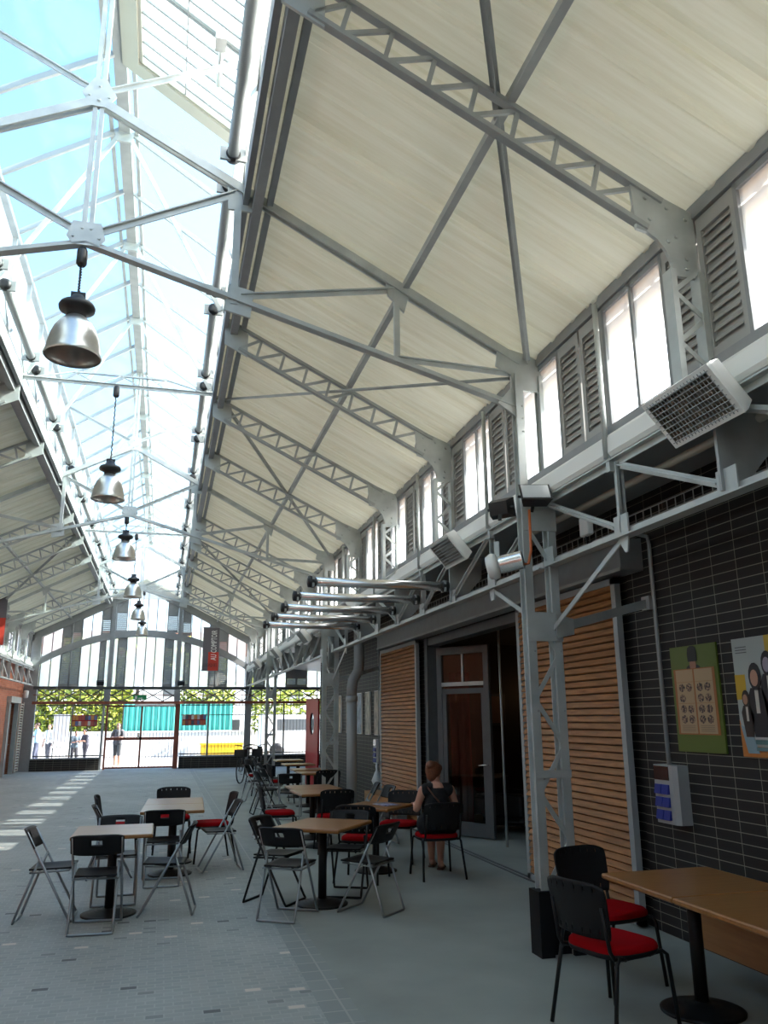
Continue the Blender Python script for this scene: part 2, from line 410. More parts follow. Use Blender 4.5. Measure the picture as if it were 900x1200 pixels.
# opened smoke vent in the right slope
vt = thing('roof_vent', 'louvred roof vent in a beige frame on the right skylight slope', 'vent', (CX, 0, RZ))
def sl(u, y, d=0.0):    # point on the right slope, u from ridge (0) to eaves (1), d below it
    a = V((0, 0, 0)); e = V((GX + .02, 0, GZ + .03 - RZ)); n = V((e.z, 0, -e.x)).normalized()
    p = a + e * u + n * d * 1.0
    return V((p.x, y, p.z))
fr = MB()
y0, y1 = 5.15, 7.42
for (u0, u1, a, b) in ((.06, .19, y0, y1), (.93, 1.0, y0, y1), (.19, .93, y1 - .17, y1), (.19, .93, y0, y0 + .17)):
    fr.loft([[sl(u0, a, .02), sl(u1, a, .02), sl(u1, b, .02), sl(u0, b, .02)], [sl(u0, a, .09), sl(u1, a, .09), sl(u1, b, .09), sl(u0, b, .09)]])
fr.build('frame', 'beige', vt)
fr = MB()
for (u0, u1, a, b) in ((.19, .215, y0 + .17, y1 - .17), (.19, .93, y1 - .20, y1 - .17), (.19, .93, y0 + .17, y0 + .2)):
    fr.loft([[sl(u0, a, .0), sl(u1, a, .0), sl(u1, b, .0), sl(u0, b, .0)], [sl(u0, a, .07), sl(u1, a, .07), sl(u1, b, .07), sl(u0, b, .07)]])
fr.build('inner_frame', 'beige', vt)
bl = MB()
for i in range(10):
    yy = y0 + .22 + i * .178
    bl.loft([[sl(.2, yy, .03), sl(.95, yy, .03), sl(.95, yy + .17, .012), sl(.2, yy + .17, .012)], [sl(.2, yy, .036), sl(.95, yy, .036), sl(.95, yy + .17, .018), sl(.2, yy + .17, .018)]])
bl.build('blade', 'poly', vt)
bl = MB()
for i in range(11):
    yy = y0 + .2 + i * .178; bl.bar(sl(.2, yy, .05), sl(.95, yy, .05), .022, .022)
bl.bar(sl(.55, y0 + .2, .06), sl(.55, y1 - .2, .06), .012, .012)
bl.build('blade_edge', 'grey', vt)
mt = MB().tube([sl(.80, 6.3, .08), sl(.80, 6.75, .08)], .028, 8).box(sl(.80, 6.2, .1), (.1, .16, .07))
mt.build('actuator', 'alu', vt)

# ------------------------------------------------------------------ clerestory windows and louvres
W = BAY / 6
def upright(x, y0, y1, z0=3.85, z1=4.84): return MB().bx(x - .008, x + .008, y0, y1, z0, z1)
win0 = thing('window_100', 'pair of milky clerestory panes', None, (0, 0, 0), 0, None, 'structure')
for s in (-1, 1):
    a, b = sorted((0, s * W)); upright(0, a + .012, b - .012).build('pane', 'poly', win0)
mb = MB()
for yy in (-W, 0, W): mb.bx(-.03, .02, yy - .016, yy + .016, 3.84, 4.86)
mb.bx(-.03, .02, -W, W, 4.80, 4.86).build('frame', 'grey', win0)
lou0 = thing('window_200', 'pair of grey louvred clerestory panels', None, (0, 0, 0), 0, None, 'structure')
for s in (-1, 1):
    a, b = sorted((0, s * W)); a += .012; b -= .012
    mb = MB().bx(-.028, .012, a, a + .045, 3.85, 4.84).bx(-.028, .012, b - .045, b, 3.85, 4.84).bx(-.028, .012, a, b, 3.85, 3.93).bx(-.028, .012, a, b, 4.74, 4.84)
    mb.bx(-.004, .008, a, b, 3.85, 4.84)
    z = 3.955; q0, q1 = a + .055, b - .055
    while z < 4.71:   # pressed scoops, open at the lower lip
        mb.prism([(-.004, q0, z + .044), (-.019, q0, z + .030), (-.026, q0, z + .010), (-.023, q0, z + .008), (-.016, q0, z + .026), (-.004, q0, z + .038)], (0, q1 - q0, 0)); z += .066
    mb.build('louvre_leaf', 'louvre', lou0)
n = 100; PER = 4 * W
m0 = -6; first = True
for side, X, rz in ((1, XR, 0), (-1, XL, PI)):
    for m in range(m0, 17):
        y = YA + m * PER
        if -8 < y < YF - .3 and (side == 1 or y > 2):
            n += 1
            if first: win0.location = (X, y, 0); win0.rotation_euler.z = rz; o = win0
            else: o = dup(win0, (X, y, 0), rz)
            o.name = 'window_%d' % n
        y += PER / 2
        if -8 < y < YF - .3 and (side == 1 or y > 2):
            n += 1
            if first: lou0.location = (X, y, 0); lou0.rotation_euler.z = rz; o = lou0
            else: o = dup(lou0, (X, y, 0), rz)
            o.name = 'window_%d' % n; first = False
t = 10
for X, s in ((XR, 1), (XL, -1)):
    def b3(xa, xb, z0, z1): return MB().bx(X + min(s * xa, s * xb), X + max(s * xa, s * xb), YN, YF, z0, z1)
    struct(b3(-.05, .06, 4.85, 4.95).build('trim_%d' % t, 'grey'), 'wall plate above the clerestory'); t += 1
    struct(b3(-.05, .06, 3.79, 3.86).build('trim_%d' % t, 'grey'), 'sill rail under the clerestory'); t += 1
    mb = MB(); pr = [(-.06, 3.79), (-.085, 3.76), (-.09, 3.64), (-.07, 3.61), (.02, 3.59), (.02, 3.79)]
    mb.prism([(X + s * a, YN, z) for a, z in pr], (0, YF - YN, 0))
    struct(mb.build('trim_%d' % t, 'white'), 'pale rounded fascia under the clerestory'); t += 1

# brown eaves boards outside, above the clerestory
for X, s in ((XR, 1), (XL, -1)):
    struct(MB().bx(min(X + s * .25, X + s * .29), max(X + s * .25, X + s * .29), YN, YF, 4.62, 4.86).bx(min(X + s * .06, X + s * .25), max(X + s * .06, X + s * .25), YN, YF, 4.72, 4.74).build('trim_%d' % t, 'bench'), 'brown eaves board outside the clerestory'); t += 1
# ------------------------------------------------------------------ side walls
wr = MB().bx(TW, TW + .25, YN, 6.66, 0, 3.75).bx(TW, TW + .25, 6.66, 15.42, 3.02, 3.75).bx(TW + .02, TW + .25, 6.66, 8.75, 0, 3.02).bx(TW + .02, TW + .25, 12.75, 15.42, 0, 3.02).bx(TW, TW + .25, 15.42, 22.3, 0, 3.75)
struct(wr.build('wall_right', 'tile'), 'dark brown tiled shop wall')
struct(MB().bx(TW + .25, 9, 22.2, 22.3, 0, 3.75).build('wall_right_end', 'tilex'), 'end of the tiled shop building')
struct(MB().bx(8.9, 9.1, 22.3, YF, 0, 3.9).build('wall_aisle', 'brick'), 'outer wall of the open aisle')
mb = MB().prism([(XR + .04, YN, 3.80), (9.2, YN, 3.35), (9.2, YN, 3.47), (XR + .04, YN, 3.90)], (0, YF - YN, 0))
struct(mb.build('ceiling_aisle', 'lgrey'), 'grey soffit over the side aisle')
# shop interior
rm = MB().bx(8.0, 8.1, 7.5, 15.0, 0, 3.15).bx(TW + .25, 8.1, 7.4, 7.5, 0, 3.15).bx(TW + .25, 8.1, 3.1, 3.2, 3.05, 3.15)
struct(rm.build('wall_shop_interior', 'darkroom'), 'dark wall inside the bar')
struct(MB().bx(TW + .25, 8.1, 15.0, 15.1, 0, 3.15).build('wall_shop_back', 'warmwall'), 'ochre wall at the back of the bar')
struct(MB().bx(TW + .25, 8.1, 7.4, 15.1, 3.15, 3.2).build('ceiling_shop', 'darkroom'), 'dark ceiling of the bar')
# left
wl = MB().bx(-5.3, -4.95, YN, 29.35, 0, 3.8).bx(-5.3, -4.95, 29.35, 31.1, 2.35, 3.8).bx(-5.3, -5.2, 29.35, 31.1, 0, 2.35).bx(-5.3, -4.95, 31.1, YF, 0, 3.8)
struct(wl.build('wall_left', 'brick'), 'orange brick wall on the left')
struct(MB().bx(-5.4, 9.2, YN - .2, YN, 0, 9).build('wall_near', 'lgrey'), 'wall behind')

# ------------------------------------------------------------------ roof trusses
def main_truss():
    t = thing('roof_truss', 'steel roof truss', 'roof truss', (CX, YA, 0), 0, 'main roof trusses')
    for s in (1, -1):
        P = lambda x, z, y=0: V((s * x, y, z))
        mb = MB()
        for dy in (-.03, .03): mb.bar(P(3.78, zr(3.78) - .14, dy), P(0, zr(0) - .06, dy), .022, .075)
        mb.build('rafter', 'galv', t)
        mb = MB().bar(P(0, 5.5), P(3.72, 4.44), .08, .014).bar(P(0, 5.525), P(3.72, 4.465), .012, .05)
        mb.build('tie', 'galv', t)
        MB().angle(P(.06, 5.6), P(1.22, 6.2), .06, .06, .012).build('lantern_strut', 'galv', t)
        MB().angle(P(.05, 6.98), P(1.25, 7.58), .05, .05, .012).build('eaves_strut', 'galv', t)
        MB().bar(P(1.2, 6.2), P(1.2, 5.12), .06, .04, (0, 1, 0)).build('hanger', 'galv', t)
        MB().angle(P(1.26, 5.2), P(2.62, zr(2.62) - .16), .06, .05, .01).build('strut', 'galv', t)
        MB().bar(P(2.62, zr(2.62) - .1), P(2.62, 4.74), .05, .03, (0, 1, 0)).build('hanger', 'galv', t)
        MB().angle(P(2.62, 4.79), P(3.74, 4.76), .05, .05, .01).build('lower_strut', 'galv', t)
        MB().prism([P(1.10, 6.34, -.012), P(1.34, 6.22, -.012), P(1.34, 6.02, -.012), P(1.12, 6.02, -.012)], (0, .024, 0)).build('gusset', 'galv', t)
        MB().prism([P(1.12, 5.06, -.012), P(1.34, 5.01, -.012), P(1.36, 5.26, -.012), P(1.15, 5.30, -.012)], (0, .024, 0)).build('gusset', 'galv', t)
        MB().prism([P(2.52, zr(2.5) - .1, -.012), P(2.74, zr(2.76) - .1, -.012), P(2.69, zr(2.76) - .30, -.012), P(2.54, zr(2.5) - .28, -.012)], (0, .024, 0)).build('gusset', 'galv', t)
    mb = MB()
    for dx in (-.028, .028): mb.bar((dx, 0, 5.48), (dx, 0, 8.46), .035, .05, (0, 1, 0))
    mb.build('king_post', 'galv', t)
    g = MB().prism([(-.10, -.04, 5.47), (.10, -.04, 5.47), (.15, -.04, 5.54), (.11, -.04, 5.68), (-.11, -.04, 5.68), (-.15, -.04, 5.54)], (0, .012, 0))
    for x, z in ((.1, 5.54), (-.1, 5.54), (.035, 5.62), (-.035, 5.62)): g.lathe([(.012, 0), (.009, .010)], 8, (x, -.04, z), Matrix.Rotation(PI / 2, 3, 'X'))
    g.build('foot_node_plate', 'galv', t)
    g = MB().prism([(-.05, -.04, 7.08), (.05, -.04, 7.08), (.14, -.04, 6.92), (.07, -.04, 6.80), (-.07, -.04, 6.80), (-.14, -.04, 6.92)], (0, .012, 0))
    for x, z in ((.08, 6.9), (-.08, 6.9), (0, 7.0), (0, 6.86)): g.lathe([(.012, 0), (.009, .010)], 8, (x, -.04, z), Matrix.Rotation(PI / 2, 3, 'X'))
    g.build('node_plate', 'galv', t)
    return t
T0 = main_truss()
mains = [y for k, y in ROWS if k % 4 == 0]
vis = [6.2, 15.48, 24.76]
for i, y in enumerate(mains):
    if y < 0: continue
    o = T0 if abs(y - YA) < .01 else dup(T0, (CX, y, 0))
    if y > 0:
        j = [round(v, 2) for v in vis].index(round(y, 2))
        o['label'] = ['nearest steel roof truss with bent tie, largest pendant lamp under its peak', 'second steel roof truss, third pendant lamp under its peak', 'third and farthest steel roof truss, before the gable wall'][j]

def lattice_rafter():
    t = thing('lattice_rafter', 'lattice', 'lattice rafter', (CX, 0, 0), 0, 'lattice rafters under the roof panels')
    top = lambda x: V((x, 0, zr(x) - .11)); bot = lambda x: V((x, 0, zr(x) - .38))
    MB().bar(top(1.34), top(3.72), .055, .035).build('top_chord', 'galvd', t)
    MB().bar(bot(1.42), bot(3.60), .055, .035).build('bottom_chord', 'galvd', t)
    wb = MB(); n = 7; xs = [1.62 + i * (3.5 - 1.62) / n for i in range(n + 1)]
    for i, x in enumerate(xs): wb.bar(bot(x), top(x + .06), .03, .02, (0, 1, 0))
    for i in range(n): wb.bar(bot(xs[i]), top(xs[i + 1] + .06), .03, .02, (0, 1, 0))
    wb.bar(bot(1.42), top(xs[0] + .06), .03, .02, (0, 1, 0))
    wb.build('web', 'galvd', t)
    g = MB().prism([(1.26, -.01, zr(1.3) - .06), (1.52, -.01, zr(1.52) - .09), (1.52, -.01, zr(1.52) - .42), (1.26, -.01, zr(1.3) - .4)], (0, .02, 0))
    g.build('end_plate', 'galv', t)
    # upright under the rafter: haunch plate, two flanges, lacing
    h = MB(); pts = [V((3.5, -.012, zr(3.5) - .10)), V((3.94, -.012, zr(3.94) - .05)), V((3.94, -.012, 4.42)), V((3.76, -.012, 4.42))]
    for i in range(1, 6):
        a = i / 5 * PI / 2; pts.append(V((3.76 - .24 * (1 - math.cos(a)), -.012, 4.42 + .30 * math.sin(a))))
    h.prism(pts, (0, .024, 0))
    for x, z in ((3.6, 4.95), (3.75, 4.9), (3.88, 4.84), (3.62, 4.8), (3.8, 4.7), (3.86, 4.55), (3.85, 4.48), (3.74, 4.66)):
        h.lathe([(.015, 0), (.011, .012)], 8, (x, -.012, z), Matrix.Rotation(PI / 2, 3, 'X'))
    h.build('haunch_plate', 'galv', t)
    for x, zz in ((3.73, 3.62), (3.93, 3.5)): MB().bx(x - .02, x + .02, -.045, .045, zz, 4.45).build('flange', 'galv', t)
    l = MB(); z = 3.62; q = 0
    while z < 4.42:
        a, b = (3.73, 3.93) if q % 2 == 0 else (3.93, 3.73)
        l.bar((a, -.03, z), (b, -.03, z + .17), .03, .008, (0, 1, 0)); z += .17; q += 1
    l.build('lacing', 'galv', t)
    return t
LR0 = None; cnt = {1: 0, -1: 0}
for s, rz, side in ((1, 0, 'right'), (-1, PI, 'left')):
    for k, y in ROWS:
        if k % 4 == 0 or (s == 1 and y < -1) or (s == -1 and y < 3.0) or y > 31: continue
        if LR0 is None: LR0 = lattice_rafter(); o = LR0; o.location = (CX, y, 0)
        else: o = dup(LR0, (CX, y, 0), rz)
        o['label'] = 'lattice rafter under the %s roof slope, %s one in view' % (side, nth(cnt[s])); cnt[s] += 1

def lantern_frame():
    t = thing('skylight_frame', 'A-frame', 'skylight frame', (CX, 0, 0), 0, 'A-frames inside the skylight')
    for s in (1, -1): MB().bar((s * .06, 0, RZ - .14), (s * 1.2, 0, 6.28), .05, .025, (0, 1, 0)).build('strut', 'galv', t)
    MB().prism([(-.11, -.02, RZ - .1), (.11, -.02, RZ - .1), (.09, -.02, RZ - .22), (-.09, -.02, RZ - .22)], (0, .03, 0)).build('node_plate', 'galv', t)
    return t
LF = None; i = 0
for k, y in ROWS:
    if k % 4 == 0 or y < 2 or y > SKY_END + .1: continue
    if LF is None: LF = lantern_frame(); o = LF; o.location = (CX, y, 0)
    else: o = dup(LF, (CX, y, 0))
    o['label'] = 'pale A-frame of flat bars inside the skylight, %s one' % nth(i); i += 1

# level cross girders that carry every other lamp
def cross_girder():
    t = thing('cross_girder', 'cross girder', 'girder', (CX, 0, 6.2), 0, 'lamp girders across the skylight')
    MB().angle((-1.24, 0, 0), (1.24, 0, 0), .05, .05, .01).build('bottom_chord', 'galv', t)
    MB().bar((-.62, .12, .20), (.62, .12, .20), .03, .02).build('top_chord', 'galv', t)
    w = MB(); xs = [-1.2, -.62, -.3, 0, .3, .62, 1.2]
    for a, b in zip(xs[:-1], xs[1:]):
        za, zb = [((0, 0) if i % 2 == 0 else (.12, .20)) for i in (xs.index(a), xs.index(b))]
        w.bar((a, za[0], za[1]), (b, zb[0], zb[1]), .022, .014)
    w.build('web', 'galv', t)
    return t
CG = cross_girder()
for i, y in enumerate((10.84, 20.12, 29.4)):
    o = CG if i == 0 else dup(CG, (CX, y, 6.2))
    o.location = (CX, y, 6.2)
    o['label'] = ['level lattice girder across the skylight carrying the second pendant lamp', 'level lattice girder across the skylight carrying the fourth pendant lamp', 'level lattice girder at the far end of the skylight'][i]

# purlins and diagonal wind braces
for s, side in ((1, 'right'), (-1, 'left')):
    for x, nm in ((1.47, 'upper'), (2.70, 'middle')):
        mb = MB().bar((CX + s * x, YN, zr(x) - .076), (CX + s * x, YF - .08, zr(x) - .076), .055, .06)
        tag(mb.build('purlin', 'grey' if nm == 'upper' else 'galvd'), '%s purlin running along the %s roof slope' % (nm, side), 'purlin', 'roof purlins')
    for i, y in enumerate(vis):
        if s == -1 and i == 0: continue
        a = V((CX + s * 3.86, y, zr(3.86) - .10)); b = V((CX + s * 1.36, y - 2 * BAY, zr(1.36) - .10))
        tag(MB().angle(a, b, .06, .05, .012).build('wind_brace', 'galvd'), 'diagonal brace under the %s roof slope, rising towards the viewer from the %s truss' % (side, ['nearest', 'second', 'third'][i]), 'brace', 'diagonal roof braces')
tag(MB().tube([(.45, 10.84, 6.12), (2.88, 6.25, 4.74)], .018, 8).build('tie_rod', 'galvd'), 'thin steel rod from skylight edge down to the nearest column head', 'tie rod')

# ------------------------------------------------------------------ columns
def lattice_column(mir=1):
    t = thing('lattice_column', 'column', 'column', (0, 0, 0), 0, 'main lattice columns')
    xi, xo = -.235 * mir, .0                      # inner (hall side) and outer leg
    for nm, x in (('inner_leg', xi), ('outer_leg', xo)):
        MB().bx(x - .036, x + .036, -.055, -.043, .0, 4.75).bx(x - .006, x + .006, -.043, .055, 0, 4.75).bx(x - .036, x + .036, .043, .055, .0, 4.75).build(nm, 'galv', t)
    lc = MB(); z = .45; q = 0
    while z < 4.2:
        if not (2.30 < z < 2.62 or 3.0 < z < 3.3):
            a, b = (xi, xo) if q % 2 == 0 else (xo, xi)
            lc.bar((a, -.048, z), (b, -.048, min(z + .36, 3.55)), .036, .01, (0, 1, 0))
        z += .36; q += 1
        if z > 3.3: break
    lc.build('lacing', 'galv', t)
    x0, x1 = sorted((xi, xo))
    for z0, z1 in ((2.36, 2.60), (1.28, 1.34), (3.3, 3.62)):
        MB().bx(x0 - .04, x1 + .04, -.066, -.055, z0, z1).build('batten_plate', 'galv', t)
    MB().bx(x0 - .075, x0 + .035, -.09, .09, 0, .46).bx(x1 - .035, x1 + .06, -.09, .09, 0, .43).bx(x0 + .03, x1 - .03, -.02, .03, 0, .43).build('plinth', 'plinth', t)
    h = MB(); pts = [V((xi - mir * .02, -.03, 5.0)), V((xo, -.03, 4.93)), V((xo, -.03, 4.36)), V((xi, -.03, 4.30))]
    pts = [V((xi - mir * .17, -.03, zr(3.74) - .03)), V((xo + mir * .03, -.03, 4.92)), V((xo + mir * .03, -.03, 4.60)), V((xi, -.03, 4.60)), V((xi - mir * .02, -.03, 4.34)), V((xi - mir * .20, -.03, 4.46)), V((xi - mir * .06, -.03, 4.62)), V((xi - mir * .06, -.03, 4.74)), V((xi - mir * .2, -.03, 4.82))]
    h.prism(pts, (0, .03, 0)); h.build('head_plate', 'galv', t)
    bo = MB()
    for x in (xi, xo):
        for z in [.6 + .12 * i for i in range(33)]:
            if z < 4.7 and int(z * 100) % 3: bo.lathe([(.010, 0), (.007, .008)], 6, (x + .02, -.066 if 2.3 < z < 2.6 else -.055, z), Matrix.Rotation(PI / 2, 3, 'X'))
    bo.build('rivets', 'galvd', t)
    return t
K0 = lattice_column(1); K1 = None
colx = 3.155
for i, y in enumerate(vis):
    o = K0 if i == 0 else dup(K0, (0, 0, 0))
    o.location = (colx + .07 * i * .6, y, 0)
    o['label'] = ['nearest grey lattice column, black plinth beside the red seated chairs', 'second lattice column, beside the large grey downpipe', 'farthest lattice column, behind the row of small tables'][i]
K1 = lattice_column(-1); K1.location = (XL + .005, vis[2], 0); K1['label'] = 'lattice column against the brick wall on the left'

# ------------------------------------------------------------------ lattice girders along both sides
def girder(name, X, ya, yb, lab, s=1, knee=True):
    t = thing(name, lab, 'girder', (X, ya, 3.02), 0, 'lattice girders under the clerestory')
    L = yb - ya; n = int(round(L / (BAY / 2)))
    MB().angle((0, 0, 0), (0, L, 0), .10, .06, .012, flip=-1).build('bottom_chord', 'galv', t)
    MB().angle((0, 0, .54), (0, L, .54), .10, .06, .012).build('top_chord', 'galv', t)
    for i in range(1, n):
        y = i * L / n
        if i % 2: MB().bx(-.03, .03, y - .03, y - .02, 0, .54).bx(-.005, .005, y - .03, y + .03, 0, .54).bx(.03, .045, y + .05, y + .1, 0, .5).build('post', 'galv', t)
        else: MB().bx(-.05, .05, y - .012, y + .012, 0, .56).prism([(s * .05, y, .5), (s * (.36 if s > 0 else .2), y, .52), (s * (.34 if s > 0 else .2), y, .28), (s * .12, y, .04), (s * .05, y, 0)], (0, .012, 0)).build('bracket_post', 'galvd', t)
    for i in range(n):
        y0, y1 = i * L / n, (i + 1) * L / n
        m = n / 2
        za, zb = (.50, .06) if i < m or (yb > YF - 1) else (.06, .50)
        MB().angle((-.02, y0 + .06, za), (-.02, y1 - .06, zb), .05, .04, .01, (1, 0, 0)).build('diagonal', 'galv', t)
        MB().bx(-.03, -.018, y1 - .12, y1 + .06, -.02, .13).build('gusset', 'galv', t)
    if knee:
        for y, yy in ((L, L - 1.16), (0, 1.16)):
            MB().bar((0, y, -.55), (0, yy, -.03), .04, .012, (1, 0, 0)).build('knee_brace', 'galv', t)
            MB().prism([(-.01, yy - .08, 0), (-.01, yy + .08, 0), (-.01, yy + .02 * (1 if yy > y else -1), -.14), (-.01, yy - .05, -.14)], (.012, 0, 0)).build('knee_plate', 'galv', t)
    return t
girder('lattice_girder', 3.12, -3.08, 6.14, 'lattice girder in front of the near tiled wall, heater on its bracket')
girder('lattice_girder', 3.12, 6.26, 15.42, 'lattice girder over the bar entrance, between the two nearest columns')
girder('lattice_girder', 3.14, 15.54, 24.70, 'lattice girder between the second and the farthest right column')
girder('lattice_girder', 3.14, 24.82, YF - .1, 'last lattice girder on the right, ending at the gable wall')
girder('lattice_girder', -4.66, 24.84, YF - .1, 'sunlit lattice girder along the top of the brick wall', -1, False)
girder('lattice_girder', -4.66, 15.54, 24.70, 'lattice girder on the left side, mostly outside the view', -1, False)

# rain pipes that run down the clerestory mid-bay
i = 0
for k, y in ROWS:
    yy = y + BAY / 2
    if 0 < yy < 20:
        o = MB().tube([(3.07, yy, 4.86), (3.07, yy, 3.60)], .022, 8).box((3.1, yy, 3.57), (.05, .05, .14)).build('mullion_tube', 'galv')
        o2 = tag(o, 'thin upright tube between clerestory panes, %s along the right wall' % nth(i), 'tube', 'mid-bay tubes of the clerestory'); i += 1
# ------------------------------------------------------------------ gable wall at the far end
GY = YF
def arch(x): return 4.98 - .08 * (x - CX) ** 2
fr = MB()
fr.bx(-5.02, -4.74, GY - .06, GY + .12, 0, 4.86)
for x, w, z0 in ((-4.62, .26, 0), (3.2, .24, 0), (-2.0, .15, 2.3), (.48, .15, 2.3)):
    fr.bx(x - w / 2, x + w / 2, GY - .08, GY + .12, z0, zr(x - CX) - .1)
for x in (-3.43, 1.88): fr.tube([(x, GY - .03, 2.9), (x, GY - .03, zr(x - CX) - .2)], .03, 8)
for s in (1, -1):
    fr.prism([(CX, GY - .06, zr(0) - .0), (CX + s * HW, GY - .06, zr(HW)), (CX + s * HW, GY - .06, zr(HW) - .3), (CX, GY - .06, zr(0) - .3)], (0, .16, 0))
    fr.prism([(CX + s * .02, GY - .1, 6.6), (CX + s * 1.24, GY - .1, 6.05), (CX + s * 1.24, GY - .1, 5.75), (CX + s * .02, GY - .1, 6.35)], (0, .01, 0)) if False else None
n = 24; xs = [-4.5 + i * (3.1 + 4.5) / n for i in range(n + 1)]
for a, b in zip(xs[:-1], xs[1:]): fr.prism([(a, GY - .07, arch(a) - .13), (b, GY - .07, arch(b) - .13), (b, GY - .07, arch(b) + .13), (a, GY - .07, arch(a) + .13)], (0, .12, 0))
fr.bx(3.3, 9, GY - .02, GY + .1, 3.62, 3.8)
struct(fr.build('wall_far', 'grey'), 'grey steel frame of the gable wall')
WG = 300
def gpanel(kind, x0, x1, zlo=2.97, zhi=None):
    global WG
    WG += 1
    zt = (lambda x: zr(x - CX) - .28) if zhi is None else zhi
    w = thing('window_%d' % WG, 'gable panel', None, (x0, GY + .06, 0), 0, None, 'structure')
    if kind == 'W':
        pm = MB().prism([(x0 + .012, GY + .05, zlo(x0) if callable(zlo) else zlo), (x1 - .012, GY + .05, zlo(x1) if callable(zlo) else zlo), (x1 - .012, GY + .05, zt(x1)), (x0 + .012, GY + .05, zt(x0))], (0, .012, 0))
        w.location = (x0, GY + .06, 0); pm.build('pane', 'poly', w, world=True)
        f = MB().bx(x0 - .012, x0 + .012, GY + .03, GY + .08, zlo(x0) if callable(zlo) else zlo, zt(x0)).bx(x1 - .012, x1 + .012, GY + .03, GY + .08, zlo(x1) if callable(zlo) else zlo, zt(x1))
        f.build('frame', 'dgrey', w, world=True)
    else:
        w.location = (x0, GY + .06, 0)
        z0 = zlo(x0) if callable(zlo) else zlo; z1 = min(zt(x0), zt(x1)); mx = max(zt(x0), zt(x1))
        m_ = MB().bx(x0, x0 + .035, GY + .03, GY + .08, z0, zt(x0)).bx(x1 - .035, x1, GY + .03, GY + .08, z0, zt(x1))
        m_.prism([(x0, GY + .04, z1 - .35), (x1, GY + .04, z1 - .35), (x1, GY + .04, zt(x1)), (x0, GY + .04, zt(x0))], (0, .03, 0))
        m_.bx(x0, x1, GY + .04, GY + .07, z0, z0 + .1)
        z = z0 + .1
        while z < z1 - .35:
            m_.bar((x0 + .03, GY + .06, z + .03), (x1 - .03, GY + .06, z + .03), .082, .008, (0, -.62, .78)); z += .058
        m_.build('louvre_leaf', 'grey', w, world=True)
a0 = lambda x: 2.97
wd = .34; x = -4.46
for kd in 'WWLLWW':
    gpanel(kd, x, x + wd); x += wd
lo = lambda x: arch(x) + .1
hi = lambda x: arch(x) - .1
gpanel('L', x, -2.08, lo); gpanel('L', x, x + .2, 2.97, hi); gpanel('W', x + .2, -2.07, 2.97, hi)
gpanel('L', -1.92, -1.5, lo); gpanel('W', -1.93, -1.78, 2.97, hi); gpanel('L', -1.78, -1.46, 2.97, hi)
x = -1.46; wd = .35
for i in range(4): gpanel('W', x + i * wd, x + (i + 1) * wd)
gpanel('L', -.02, .40, lo); gpanel('L', -.06, .26, 2.97, hi); gpanel('W', .26, .41, 2.97, hi)
gpanel('L', .56, .9, lo); gpanel('W', .55, .69, 2.97, hi); gpanel('L', .69, .92, 2.97, hi)
x = .92; wd = .355
for kd in 'WWLLWW': gpanel(kd, x, x + wd); x += wd
x = 3.4
for kd in 'LWWLLWWLLWW': gpanel(kd, x, x + .42, 2.97, lambda x: 3.66); x += .42

bt = thing('gable_beam', 'long lattice beam of crossed bars spanning the gable above the gate', 'beam', (-4.6, GY, 2.33))
MB().bx(-4.6, 9, GY - .16, GY - .02, 2.87, 2.98).bx(-4.6, 9, GY - .2, GY - .02, 2.95, 2.975).build('top_flange', 'dgrey', bt, world=True)
MB().bx(-4.6, 9, GY - .18, GY - .02, 2.34, 2.44).build('bottom_flange', 'rust', bt, world=True)
MB().bx(-4.6, 9, GY - .1, GY - .06, 2.66, 2.685).build('middle_rail', 'rust', bt, world=True)
wb = MB(); x = -4.45; i = 0
while x < 8.4:
    wb.bar((x, GY - .11, 2.45), (x + .72, GY - .11, 2.86), .04, .012, (0, 1, 0)).bar((x, GY - .09, 2.86), (x + .72, GY - .09, 2.45), .04, .012, (0, 1, 0)).bx(x - .015, x + .015, GY - .12, GY - .08, 2.44, 2.87); x += .74
wb.build('crossed_bars', 'dgrey', bt, world=True)
for xx in (-2.03, .5): MB().bx(xx - .11, xx + .11, GY - .2, GY - .1, 2.44, 2.87).build('post_plate', 'grey', bt, world=True)

# gate, railings, low walls
def railing(name, x0, x1, z0, z1, lab, posts):
    t = thing(name, lab, 'railing', (x0, GY, z0))
    for za, zb in ((z1 - .06, z1 - .02), (z0 + .06, z0 + .1), (z1 - .42, z1 - .39)): MB().bx(x0, x1, GY - .02, GY + .02, za, zb).build('rail', 'dgrey', t, world=True)
    b = MB(); x = x0 + .06
    while x < x1: b.bx(x - .007, x + .007, GY - .007, GY + .007, z0, z1); x += .125
    b.build('bars', 'dgrey', t, world=True)
    for p in posts: MB().bx(p - .03, p + .03, GY - .03, GY + .03, z0, z1).build('post', 'grey', t, world=True)
railing('railing', -4.45, -2.02, .43, 2.34, 'railing on the low tiled wall left of the gate', (-3.2,))
railing('railing', .68, 3.1, .43, 2.34, 'railing on the low wall right of the gate', (1.7,))
railing('railing', 3.3, 8.6, .43, 2.34, 'railing across the end of the open aisle, behind the parked bicycle', (4.6, 6.0))
for x0, x1 in ((-4.5, -2.15), (.68, 3.1), (3.3, 8.8)):
    struct(MB().bx(x0, x1, GY - .12, GY + .12, 0, .40).build('wall_low', 'tilex'), 'low dark tiled wall under the railing')
    struct(MB().bx(x0, x1, GY - .15, GY + .15, .40, .44).build('trim_cap', 'grey'), 'coping on the low wall')
gt = thing('metal_gate', 'double gate of thin bars in a red brown frame, middle of the far wall', 'gate', (-2.0, GY, 0))
